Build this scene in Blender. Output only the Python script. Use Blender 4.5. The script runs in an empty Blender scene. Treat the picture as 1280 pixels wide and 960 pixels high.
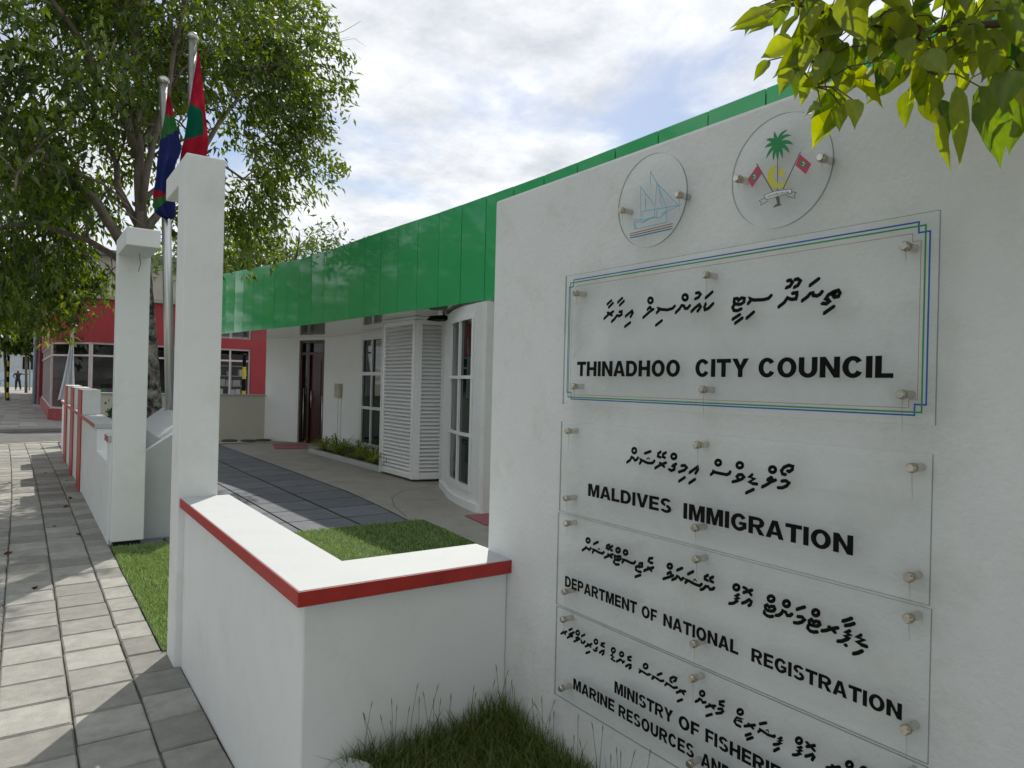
import bpy, bmesh, math, random
import numpy as np
from mathutils import Vector, Matrix, Euler
R = math.radians
rng = random.Random(11)
nrng = np.random.default_rng(7)
S = bpy.context.scene
COL = S.collection

# ------------------------------------------------------------------ camera
cd = bpy.data.cameras.new("camera"); cam = bpy.data.objects.new("camera", cd); COL.objects.link(cam)
S.camera = cam
cd.sensor_width = 36.0; cd.lens = 36.0*875/1280; cd.clip_start = .05; cd.clip_end = 2000
YAW, ROLL, PITCH = R(34.977), R(1.4035), R(.065)
fw = Vector((math.sin(YAW)*math.cos(PITCH), math.cos(YAW)*math.cos(PITCH), math.sin(PITCH)))
rt = Vector((math.cos(YAW), -math.sin(YAW), 0)); up = rt.cross(fw)
a = rt*math.cos(ROLL)+up*math.sin(ROLL); b = -rt*math.sin(ROLL)+up*math.cos(ROLL)
cam.matrix_world = Matrix(((a.x,b.x,-fw.x,0),(a.y,b.y,-fw.y,0),(a.z,b.z,-fw.z,1.5),(0,0,0,1)))

# ------------------------------------------------------------------ light, sky, exposure
AZ, EL = R(34.8), R(50.5)
w = bpy.data.worlds.new("World"); S.world = w; w.use_nodes = True
nt = w.node_tree; nt.nodes.clear()
def N(t, **kw):
    n = nt.nodes.new(t)
    for k, v in kw.items(): setattr(n, k, v)
    return n
L = lambda x, y: nt.links.new(x, y)
out = N('ShaderNodeOutputWorld'); bg = N('ShaderNodeBackground'); bg.inputs[1].default_value = .1
sky = N('ShaderNodeTexSky', sky_type='NISHITA', sun_disc=False, sun_elevation=EL, sun_rotation=AZ)
tc = N('ShaderNodeTexCoord'); sep = N('ShaderNodeSeparateXYZ'); L(tc.outputs['Generated'], sep.inputs[0])
zz = N('ShaderNodeMath', operation='MAXIMUM'); L(sep.outputs[2], zz.inputs[0]); zz.inputs[1].default_value = 0
za = N('ShaderNodeMath', operation='ADD'); L(zz.outputs[0], za.inputs[0]); za.inputs[1].default_value = .16
dx = N('ShaderNodeMath', operation='DIVIDE'); L(sep.outputs[0], dx.inputs[0]); L(za.outputs[0], dx.inputs[1])
dy = N('ShaderNodeMath', operation='DIVIDE'); L(sep.outputs[1], dy.inputs[0]); L(za.outputs[0], dy.inputs[1])
cv = N('ShaderNodeCombineXYZ'); L(dx.outputs[0], cv.inputs[0]); L(dy.outputs[0], cv.inputs[1]); cv.inputs[2].default_value = 3.7
n1 = N('ShaderNodeTexNoise'); n1.inputs['Scale'].default_value = 1.35; n1.inputs['Detail'].default_value = 9; n1.inputs['Roughness'].default_value = .58; n1.inputs['Distortion'].default_value = .25
L(cv.outputs[0], n1.inputs['Vector'])
rm = N('ShaderNodeValToRGB'); rm.color_ramp.elements[0].position = .34; rm.color_ramp.elements[1].position = .53
rm.color_ramp.interpolation = 'EASE'
L(n1.outputs['Fac'], rm.inputs[0])
n2 = N('ShaderNodeTexNoise'); n2.inputs['Scale'].default_value = 3.6; n2.inputs['Detail'].default_value = 8; n2.inputs['Roughness'].default_value = .62
L(cv.outputs[0], n2.inputs['Vector'])
rc = N('ShaderNodeValToRGB'); rc.color_ramp.elements[0].position = .3; rc.color_ramp.elements[1].position = .68
rc.color_ramp.elements[0].color = (5.7, 6.1, 6.7, 1); rc.color_ramp.elements[1].color = (10.2, 10.3, 10.4, 1)
L(n2.outputs['Fac'], rc.inputs[0])
mx = N('ShaderNodeMix', data_type='RGBA')
L(rm.outputs[0], mx.inputs[0]); L(sky.outputs[0], mx.inputs[6]); L(rc.outputs[0], mx.inputs[7])
L(mx.outputs[2], bg.inputs[0]); L(bg.outputs[0], out.inputs[0])
sd = bpy.data.lights.new("sun", 'SUN'); sd.energy = 3.6; sd.angle = R(.53); sd.color = (1, .95, .87)
so = bpy.data.objects.new("sun", sd); COL.objects.link(so)
sv = Vector((math.sin(AZ)*math.cos(EL), math.cos(AZ)*math.cos(EL), math.sin(EL)))
so.rotation_euler = sv.to_track_quat('Z', 'Y').to_euler()
S.view_settings.view_transform = 'Standard'; S.view_settings.look = 'None'
S.view_settings.exposure = .17; S.view_settings.gamma = 1; S.view_settings.use_curve_mapping = False
S.render.engine = 'CYCLES'; S.cycles.max_bounces = 10; S.cycles.transparent_max_bounces = 24
S.cycles.caustics_reflective = False; S.cycles.caustics_refractive = False

# lettering and emblem outlines on the boards (0.1 mm: along the wall, up) and hanging leaves (mm: base, tip, width)
L1=[('s',[(15449,17455),(15259,17558)]),('s',[(15381,17360),(15192,17478)]),('s',[(15565,17037),(15373,17152),(15170,17227)]),('s',[(15419,17215),(15222,17113)]),('s',[(14994,17477),(14806,17586)]),('s',[(14915,17383),(14734,17499)]),('s',[(15236,16922),(15112,17003),(15010,17098),(14905,17077),(14815,17114),(14818,17201),(14917,17194)]),('s',[(14657,17046),(14498,17136),(14399,17186),(14370,17127),(14454,17018)]),('s',[(14679,16750),(14456,16861)]),('s',[(13961,16964),(13718,17109),(13571,17175)]),('s',[(13804,17176),(13704,17246)]),('s',[(13704,17246),(13637,17158)]),('s',[(13456,17063),(13348,17137),(13405,17201),(13276,17145),(13059,17116),(12883,17143),(12798,17203)]),('s',[(13474,16721),(13248,16844)]),('s',[(12774,17015),(12639,17111),(12567,17198),(12488,17179),(12452,17110),(12368,17104),(12286,17176)]),('s',[(12126,17331),(12013,17360),(11950,17431),(12000,17482),(12098,17478)]),('s',[(12238,17008),(12103,17110),(11975,17177),(11934,17110),(12034,17002)]),('s',[(11787,17322),(11571,17460)]),('s',[(11767,17186),(11812,17100),(11794,17028),(11684,17052),(11537,17167)]),('s',[(13608,17418),(13618,17383),(13648,17359),(13689,17353),(13731,17366),(13762,17395),(13774,17432),(13764,17467),(13735,17491),(13693,17497),(13652,17484),(13621,17455),(13608,17418)]),('s',[(12370,17391),(12380,17356),(12410,17332),(12452,17325),(12495,17339),(12527,17368),(12539,17406),(12529,17442),(12499,17467),(12456,17473),(12414,17459),(12382,17429),(12370,17391)]),('s',[(10912,17141),(10900,17225),(10813,17230),(10782,17179),(10697,17232),(10611,17212),(10623,17129),(10693,17087),(10780,17081),(10867,17101),(10912,17141)]),('s',[(10896,17091),(10947,17021),(10906,16945),(10804,16930),(10690,16970)]),('s',[(10944,16728),(10729,16835)]),('s',[(10868,16626),(10655,16746)]),('s',[(10514,17072),(10426,17149),(10464,17211),(10357,17150),(10083,17136),(9949,17155),(9871,17218)]),('s',[(10541,16727),(10335,16868)]),('s',[(9499,17355),(9398,17379),(9338,17463),(9390,17520),(9465,17510)]),('s',[(9297,17346),(9199,17381),(9140,17475),(9203,17527),(9277,17517)]),('s',[(9680,16931),(9528,17027),(9455,17123),(9353,17080),(9241,17082),(9218,17158),(9220,17219),(9331,17214)]),('s',[(8914,17345),(8697,17476)]),('s',[(9092,17024),(8960,17102),(8890,17173),(8831,17178),(8818,17122),(8735,17104),(8665,17130),(8609,17190)]),('s',[(8614,16930),(8509,16915),(8442,16959),(8466,16993),(8524,17020),(8468,17101),(8356,17155),(8245,17177),(8210,17120),(8242,17049),(8331,17042),(8366,17092),(8311,17130)]),('s',[(8562,16709),(8337,16843)])]
L2=[('s',[(14462,12865),(14330,12947),(14273,13038),(14198,13014),(14143,12956),(14065,12985),(14023,13052)]),('s',[(13774,13187),(13550,13264)]),('s',[(13959,12880),(13890,12961),(13935,13019),(13804,12970),(13646,12934),(13478,12948),(13397,13022)]),('s',[(13173,13289),(13267,13229),(13278,13157),(13182,13136)]),('s',[(12985,13286),(13091,13236),(13102,13164),(13020,13142)]),('s',[(13377,12820),(13229,12907),(13122,12959),(12976,13015)]),('s',[(13204,12991),(13039,12898)]),('s',[(12878,12855),(12785,12822),(12682,12867),(12671,12928),(12750,12949),(12712,12983),(12617,13019)]),('s',[(12454,12991),(12328,13011),(12264,12963),(12337,12887),(12525,12816)]),('s',[(12518,12571),(12319,12703)]),('s',[(12173,12838),(12040,12930),(11909,13022),(11894,12956),(11976,12841)]),('s',[(12177,12565),(11979,12697)]),('s',[(14097,13235),(14106,13199),(14134,13171),(14174,13158),(14214,13164),(14244,13187),(14256,13220),(14246,13256),(14218,13285),(14178,13297),(14138,13292),(14108,13269),(14097,13235)]),('s',[(12626,13216),(12636,13183),(12666,13156),(12709,13143),(12752,13147),(12784,13168),(12797,13200),(12786,13234),(12756,13261),(12713,13274),(12670,13269),(12638,13248),(12626,13216)]),('t',[(13692,13033),(13623,13086),(13571,13041)]),('s',[(11492,12870),(11390,12948),(11448,12979),(11343,12944),(11183,12935),(11003,12929),(10927,12965),(10899,13014)]),('s',[(10833,12776),(10714,12809),(10566,12873),(10503,12934),(10558,12982),(10654,12970),(10707,12919),(10673,12877)]),('s',[(10265,13017),(10352,12953),(10210,12926),(10349,12837),(10248,12806),(10135,12812)]),('s',[(10440,12558),(10224,12676)]),('s',[(10002,12759),(9883,12827),(9766,12912),(9640,12971)]),('s',[(9866,12942),(9759,13016)]),('s',[(9760,13025),(9708,12936)]),('s',[(9385,13121),(9471,13128),(9502,13193),(9437,13285),(9316,13341),(9221,13326),(9229,13258),(9302,13199),(9350,13210)]),('s',[(9495,12963),(9382,12986),(9305,12945),(9360,12870),(9472,12813),(9578,12802)]),('s',[(11184,13204),(11194,13171),(11224,13145),(11264,13132),(11305,13136),(11336,13156),(11348,13186),(11338,13219),(11309,13245),(11268,13258),(11227,13254),(11196,13234),(11184,13204)]),('s',[(10543,13208),(10554,13175),(10584,13148),(10627,13134),(10670,13138),(10702,13158),(10714,13190),(10704,13223),(10673,13250),(10630,13264),(10587,13260),(10555,13239),(10543,13208)]),('s',[(9649,13205),(9659,13171),(9688,13144),(9729,13131),(9770,13135),(9801,13155),(9813,13187),(9803,13221),(9774,13248),(9733,13261),(9691,13257),(9661,13237),(9649,13205)])]
L3=[('s',[(16299,9972),(16156,10066),(16123,10107),(16053,10076),(15966,10060),(15900,10130)]),('s',[(15787,10266),(15590,10373)]),('s',[(15828,9998),(15763,10079),(15822,10112),(15713,10101),(15546,10068),(15381,10070),(15318,10127)]),('s',[(15086,10391),(15196,10340),(15210,10271),(15128,10244)]),('s',[(14958,10378),(15083,10304),(15033,10253),(14969,10244)]),('s',[(15296,9966),(15153,10041),(14934,10142)]),('s',[(15156,10106),(14978,10035)]),('s',[(14868,10058),(14855,10116),(14776,10111),(14728,10078),(14715,10135),(14623,10144),(14620,10069),(14711,10017),(14820,10015),(14868,10058)]),('s',[(14866,9983),(14895,9922),(14815,9874),(14676,9906)]),('s',[(14556,9986),(14482,10067),(14544,10096),(14407,10083),(14196,10056),(14079,10071),(14028,10135)]),('s',[(13876,10116),(13762,10142),(13759,10059),(13873,10013),(13889,10061)]),('s',[(13902,10037),(14002,9983),(14000,9910),(13897,9882),(13797,9895)]),('s',[(14022,9705),(13814,9807)]),('s',[(13375,10371),(13499,10334),(13525,10256),(13454,10227),(13376,10238)]),('s',[(13698,9949),(13531,10039),(13339,10124)]),('s',[(13547,10087),(13405,10017)]),('s',[(15953,10346),(15962,10313),(15991,10284),(16032,10267),(16073,10267),(16104,10285),(16117,10314),(16107,10348),(16077,10377),(16037,10394),(15995,10393),(15965,10376),(15953,10346)]),('s',[(14647,10322),(14657,10290),(14685,10262),(14725,10245),(14765,10245),(14796,10261),(14807,10289),(14798,10321),(14769,10349),(14729,10366),(14689,10366),(14659,10350),(14647,10322)]),('s',[(14343,10321),(14352,10289),(14380,10262),(14419,10245),(14458,10245),(14488,10261),(14499,10288),(14490,10320),(14462,10348),(14423,10364),(14384,10364),(14354,10349),(14343,10321)]),('t',[(15582,10150),(15534,10194),(15499,10156)]),('s',[(12982,9897),(12830,9970),(12624,10079)]),('s',[(12846,10066),(12717,10146)]),('s',[(12717,10146),(12688,10054)]),('s',[(12512,10237),(12325,10341)]),('s',[(12672,9948),(12544,10019),(12495,10090),(12431,10075),(12365,10023),(12279,10092)]),('s',[(12145,10221),(11964,10335)]),('s',[(12225,9979),(12152,10045),(12203,10081),(12091,10060),(11918,10025),(11749,10020),(11679,10085)]),('s',[(11486,10358),(11590,10286),(11588,10230),(11494,10215)]),('s',[(11324,10350),(11426,10288),(11412,10225),(11331,10217)]),('s',[(11722,9931),(11628,9974),(11560,10057),(11478,10068),(11429,10015),(11349,10035),(11293,10087)]),('s',[(10842,9817),(10716,9857),(10610,9943),(10654,9982),(10569,10022),(10656,10048),(10568,10107)]),('s',[(12675,10309),(12685,10277),(12712,10249),(12751,10232),(12791,10231),(12820,10246),(12832,10273),(12822,10305),(12794,10334),(12755,10350),(12716,10351),(12687,10336),(12675,10309)]),('s',[(10560,10280),(10570,10245),(10598,10214),(10639,10195),(10680,10194),(10711,10210),(10723,10239),(10712,10274),(10683,10306),(10643,10324),(10602,10326),(10571,10310),(10560,10280)]),('t',[(11957,10102),(11898,10159),(11853,10112)]),('s',[(10446,10314),(10367,10300),(10215,10186)]),('s',[(10443,10187),(10349,10231),(10195,10310)]),('s',[(10475,9924),(10373,9978),(10266,10066),(10211,10035),(10232,9963),(10285,9915)]),('s',[(9828,9981),(9837,10031),(9779,10072),(9733,10033),(9675,10068),(9602,10082),(9579,10037),(9614,9982),(9701,9951),(9775,9950),(9828,9981)]),('s',[(9849,9917),(9855,9856),(9787,9824),(9698,9823),(9625,9857)]),('s',[(9561,9894),(9482,9917),(9411,9981),(9378,10048),(9299,10032),(9269,9977),(9199,9990),(9145,10044)]),('s',[(9038,10174),(8843,10283)]),('s',[(9013,10025),(8898,10045),(8842,10005),(8908,9931),(9002,9882),(9092,9865)]),('s',[(9604,10261),(9614,10227),(9643,10195),(9682,10176),(9723,10174),(9753,10190),(9765,10219),(9755,10254),(9726,10285),(9686,10304),(9646,10306),(9616,10290),(9604,10261)]),('s',[(9213,10254),(9223,10218),(9250,10187),(9288,10168),(9327,10166),(9356,10182),(9368,10212),(9358,10248),(9330,10279),(9292,10298),(9253,10300),(9225,10283),(9213,10254)]),('s',[(8726,9937),(8728,10011),(8670,10055),(8632,10012),(8567,10051),(8495,10052),(8479,10009),(8536,9952),(8608,9937),(8667,9934),(8726,9937)]),('s',[(8754,9894),(8760,9838),(8708,9799),(8619,9798),(8533,9831)]),('s',[(8440,9880),(8348,9914),(8237,9981),(8072,10057)]),('s',[(8280,10021),(8131,9940)]),('s',[(7980,10221),(7873,10279),(7781,10338)]),('s',[(7924,10146),(7817,10191),(7725,10250)]),('s',[(8079,9771),(7983,9801),(7863,9884),(7837,9919),(7912,9935),(7805,9987),(7900,10010),(7814,10068)]),('s',[(7911,9752),(7884,9743)]),('s',[(7570,10053),(7660,9987),(7516,9974),(7651,9893),(7558,9858),(7455,9859)]),('s',[(7736,9620),(7645,9663),(7542,9742)]),('s',[(8509,10250),(8518,10216),(8543,10186),(8579,10168),(8616,10166),(8643,10181),(8653,10209),(8644,10243),(8618,10273),(8582,10292),(8546,10293),(8519,10278),(8509,10250)])]
L4=[('s',[(17228,7132),(17081,7213),(16935,7292)]),('s',[(17120,7248),(16987,7182)]),('s',[(16835,7363),(16678,7457)]),('s',[(16910,7100),(16784,7186),(16658,7225),(16661,7294),(16823,7233)]),('s',[(16787,7255),(16574,7379)]),('s',[(16581,7086),(16423,7181),(16303,7265)]),('s',[(16496,7217),(16374,7289)]),('s',[(16392,7284),(16372,7221)]),('s',[(16236,7359),(16076,7461)]),('s',[(16231,7241),(16229,7173),(16142,7178),(16058,7261)]),('s',[(16052,7104),(15900,7186),(15751,7279)]),('s',[(15953,7226),(15798,7174)]),('s',[(16011,6912),(15833,7016)]),('s',[(15678,7134),(15594,7116),(15529,7160),(15563,7193),(15499,7247)]),('s',[(15196,7466),(15324,7425),(15339,7365),(15208,7363)]),('s',[(15412,7120),(15300,7212),(15211,7252),(15218,7172),(15290,7104)]),('s',[(14838,7264),(14909,7208),(14804,7199),(14896,7114),(14754,7097)]),('s',[(14686,7109),(14571,7180),(14542,7222),(14465,7216),(14433,7167),(14365,7228)]),('s',[(14092,7443),(14220,7383),(14218,7320),(14108,7332)]),('s',[(14309,7098),(14192,7181),(14104,7211),(14102,7148),(14168,7083)]),('s',[(16330,7436),(16339,7404),(16367,7373),(16405,7354),(16444,7350),(16473,7363),(16485,7389),(16475,7422),(16448,7453),(16409,7472),(16371,7476),(16342,7463),(16330,7436)]),('s',[(15499,7426),(15507,7392),(15533,7361),(15569,7341),(15605,7338),(15633,7352),(15644,7380),(15635,7415),(15609,7446),(15573,7465),(15537,7468),(15510,7454),(15499,7426)]),('s',[(14746,7414),(14755,7380),(14782,7350),(14818,7329),(14856,7325),(14884,7338),(14895,7365),(14886,7399),(14860,7430),(14823,7450),(14785,7454),(14757,7440),(14746,7414)]),('s',[(14402,7412),(14411,7380),(14438,7350),(14475,7330),(14513,7325),(14542,7337),(14553,7363),(14544,7395),(14517,7425),(14479,7445),(14441,7449),(14413,7437),(14402,7412)]),('s',[(13779,7114),(13715,7167),(13759,7204),(13644,7182),(13473,7159),(13363,7208)]),('s',[(13105,7279),(12946,7382)]),('s',[(13299,7109),(13224,7176),(13266,7202),(13142,7185),(12979,7163),(12874,7211)]),('s',[(12573,7270),(12639,7286),(12641,7354),(12540,7430),(12442,7435),(12460,7360),(12523,7327)]),('s',[(12830,7107),(12753,7175),(12806,7185),(12688,7179),(12531,7147),(12399,7206)]),('s',[(12425,7059),(12300,7144),(12126,7209)]),('s',[(12301,7183),(12173,7114)]),('s',[(12387,6847),(12219,6961)]),('s',[(11798,7064),(11708,7127),(11662,7192),(11603,7187),(11566,7135),(11468,7182)]),('s',[(11469,7060),(11354,7132),(11173,7203)]),('s',[(11356,7178),(11216,7121)]),('s',[(13459,7396),(13468,7362),(13496,7330),(13535,7308),(13574,7303),(13604,7316),(13615,7343),(13606,7377),(13578,7409),(13539,7431),(13500,7436),(13470,7423),(13459,7396)]),('s',[(11514,7381),(11522,7347),(11547,7316),(11582,7295),(11618,7289),(11644,7302),(11655,7328),(11646,7361),(11621,7393),(11586,7414),(11550,7419),(11524,7407),(11514,7381)]),('s',[(11451,6842),(11268,6961)]),('s',[(10909,7416),(11041,7356),(11039,7292),(10927,7299)]),('s',[(11092,7161),(10969,7209),(10935,7168),(11000,7096),(11145,7029)]),('s',[(10552,7167),(10372,7203),(10529,7113),(10401,7129)]),('s',[(10561,7127),(10602,7047),(10547,6998),(10429,7001)]),('s',[(10325,7053),(10212,7109),(10029,7202)]),('s',[(10213,7161),(10077,7103)]),('s',[(10288,6847),(10135,6956)]),('s',[(10244,6774),(10082,6891)]),('s',[(9909,7277),(9732,7376)]),('s',[(9944,7080),(9866,7156),(9926,7157),(9825,7147),(9686,7120),(9530,7143),(9502,7180)]),('s',[(9535,6962),(9430,7016),(9346,7078),(9413,7091),(9328,7144),(9405,7145),(9330,7203)]),('s',[(9521,6822),(9390,6940)]),('s',[(10370,7373),(10379,7339),(10406,7306),(10444,7283),(10482,7276),(10510,7287),(10521,7313),(10512,7347),(10485,7380),(10447,7403),(10409,7410),(10381,7399),(10370,7373)]),('t',[(9737,7201),(9679,7234),(9668,7179)]),('s',[(9049,6948),(8973,6975),(8869,7056),(8922,7087),(8841,7137),(8917,7159),(8835,7208)]),('s',[(8727,7371),(8533,7266)]),('s',[(8725,7270),(8637,7315),(8529,7383)]),('s',[(8748,7048),(8646,7114),(8574,7167),(8537,7136),(8586,7040)]),('s',[(8255,7030),(8103,7094),(7960,7179)]),('s',[(8132,7140),(8020,7093)]),('s',[(7896,7059),(7890,7113),(7830,7148),(7803,7115),(7724,7191),(7678,7174),(7709,7108),(7828,7045),(7896,7059)]),('s',[(7908,7001),(7880,6949),(7772,6968)]),('s',[(8209,6885),(8072,6989)]),('s',[(8180,6846),(8044,6950)]),('s',[(7616,7100),(7566,7163),(7605,7170),(7514,7174),(7385,7172),(7309,7220)]),('s',[(7270,7164),(7209,7218),(7185,7267),(7135,7260),(7109,7229),(7049,7283)]),('s',[(8834,7352),(8842,7318),(8866,7285),(8900,7262),(8934,7256),(8959,7268),(8969,7295),(8961,7329),(8936,7362),(8903,7385),(8869,7391),(8844,7379),(8834,7352)]),('s',[(7691,7348),(7699,7314),(7721,7281),(7753,7258),(7785,7251),(7809,7263),(7818,7290),(7810,7325),(7787,7358),(7756,7381),(7724,7387),(7700,7375),(7691,7348)]),('s',[(7392,7371),(7400,7337),(7421,7305),(7452,7282),(7483,7276),(7506,7288),(7515,7314),(7507,7348),(7485,7381),(7455,7403),(7424,7409),(7401,7397),(7392,7371)])]
SHIP=[('s',[(13813,21031),(13560,20639),(12761,19874)]),('s',[(13813,21031),(13800,20646)]),('s',[(13561,20673),(13606,19959)]),('s',[(13497,20579),(13355,19956)]),('s',[(13528,20609),(13171,19853)]),('s',[(14213,20713),(13961,20424),(13634,20045)]),('s',[(14177,20611),(14137,19709)]),('s',[(13987,20430),(13971,19960)]),('s',[(14122,19941),(13971,19955),(13172,19898),(12674,19868)]),('s',[(13109,19785),(12760,19863)]),('s',[(14411,19782),(14066,19720)]),('s',[(14409,19722),(14031,19643),(13748,19709),(13406,19670),(13168,19785)]),('s',[(14032,19679),(13607,19707)]),('s',[(13985,19710),(13623,19733)]),('s',[(13348,19750),(13140,19824)]),('s',[(13346,19705),(13153,19759)]),('s',[(14409,19722),(14386,19516),(14319,19505),(13159,19490),(13170,19830)]),('s',[(14325,19671),(14320,19517)]),('s',[(14375,19680),(14353,19522)]),('s',[(14056,19905),(14048,19670)]),('s',[(13614,19915),(13607,19707)]),('s',[(13536,19900),(13529,19693)]),('s',[(13940,20280),(13972,19983)])]
SHIPLINES={'red':[(14555,19408),(12964,19422)],'green':[(14553,19348),(12962,19355)],'blue':[(14551,19286),(12960,19287)]}
FROND=[[(9806,20718),(9876,20897),(9896,21024)],[(9806,20718),(9991,20870),(10109,20879)],[(9806,20718),(10022,20756),(10148,20713)],[(9806,20718),(10001,20610),(10097,20444)],[(9806,20718),(9899,20525),(9904,20352)],[(9806,20718),(9801,20529),(9795,20311)],[(9806,20718),(9703,20532),(9672,20338)],[(9806,20718),(9592,20589),(9508,20425)],[(9806,20718),(9563,20702),(9409,20592)],[(9806,20718),(9664,20852),(9455,20809)],[(9806,20718),(9730,20914),(9555,20965)]]
EMB={'trunk':[(9795,20311),(9782,19831)],'trunk2':[(9788,19688),(9775,19570)],'base':[(9822,19493),(9723,19472),(9703,19310),(9653,19271),(9897,19253),(9833,19307),(9778,19325)],'poleL':[(10358,20391),(9908,19641)],'poleR':[(9217,20372),(9631,19640)],'flagL':[(10349,20338),(10206,20126),(10468,19850),(10604,20075)],'flagLg':[(10408,20209),(10332,20102),(10436,19983),(10509,20089)],'flagR':[(9225,20324),(8944,20036),(9074,19840),(9333,20103)],'flagRg':[(9191,20203),(9059,20064),(9109,19987),(9228,20106)],'cres':[(9848,20224),(9903,20221),(9954,20205),(9997,20176),(10030,20136),(10052,20086),(10061,20030),(10057,19970),(10041,19909),(10012,19850),(9973,19796),(9925,19750),(9871,19714),(9814,19689),(9756,19677),(9701,19678),(9650,19693),(9606,19719),(9572,19757),(9548,19803),(9557,19903),(9574,19847),(9606,19803),(9651,19778),(9705,19772),(9761,19787),(9814,19822),(9859,19873),(9891,19935),(9907,20001),(9905,20065),(9885,20120),(9849,20161),(9801,20182),(9746,20183),(9690,20163)],'star':[(9669,20142),(9648,20042),(9552,19998),(9637,19972),(9625,19873),(9698,19957),(9788,19938),(9747,20017),(9816,20106),(9716,20070)],'scroll':[(10141,19594),(9858,19631),(9423,19589),(9411,19493),(9789,19492),(10070,19479)],'scrolltext':[[(10038,19522),(10005,19554)],[(9988,19527),(9949,19554),(9922,19536)],[(9895,19531),(9857,19572)],[(9839,19525),(9798,19574),(9773,19517)],[(9757,19525),(9709,19562)],[(9692,19518),(9645,19559),(9621,19509)],[(9595,19515),(9565,19554)],[(9548,19516),(9507,19542),(9484,19508)]],'tails':[[(10105,19522),(10274,19491),(10205,19454),(10219,19374),(10019,19440)],[(9421,19524),(9295,19483),(9340,19436),(9323,19356),(9530,19447)]]}
HANG=[(1003,700,2116,972,735,2091,19),(924,663,2068,846,668,2032,16),(830,583,2019,755,596,1989,18),(932,624,2081,826,619,2031,24),(850,568,1979,839,611,1967,30),(1010,647,2042,931,645,1985,37),(940,627,1986,946,656,1956,30),(1071,682,2144,1089,687,2083,42),(992,577,2097,999,547,2009,59),(1046,629,2013,946,621,1957,25),(1031,602,2043,982,584,1949,28),(1132,633,2078,1055,610,1996,35),(1096,595,2048,1130,593,1982,29),(925,571,1908,922,597,1902,17),(1103,651,2006,1013,632,1934,26),(1073,620,1971,976,603,1881,25),(1016,595,1940,992,581,1890,18),(956,542,1916,925,518,1866,15),(1153,596,2065,1129,566,2005,34),(976,511,1966,985,504,1935,22),(1039,562,2054,1031,580,1999,36),(1044,491,1986,1035,451,1943,34),(1194,565,2040,1182,550,1955,26),(1131,516,1988,1088,489,1917,32),(1019,438,1948,1066,434,1935,28),(1043,444,1925,1070,443,1818,22),(1151,458,1958,1214,445,1845,66),(1116,493,1917,1148,499,1837,18),(1156,514,1958,1121,483,1884,20),(1308,467,1990,1302,468,1895,59),(1264,479,2091,1259,454,2022,54),(1101,447,2031,1108,435,1946,34),(1108,405,1951,1102,409,1896,40),(1281,452,2065,1252,433,1976,46),(1256,521,2076,1195,502,2021,26),(954,603,2025,949,619,1970,27),(972,588,2008,955,601,1954,27),(1056,602,2010,1059,629,1962,29),(1165,646,2056,1180,639,1999,27),(1060,661,2119,977,653,2055,35),(1010,666,2104,992,696,2064,32),(1072,524,2065,1045,525,1999,35),(1145,498,2085,1177,507,2047,40),(1044,517,2018,1023,495,1970,27)]

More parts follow.
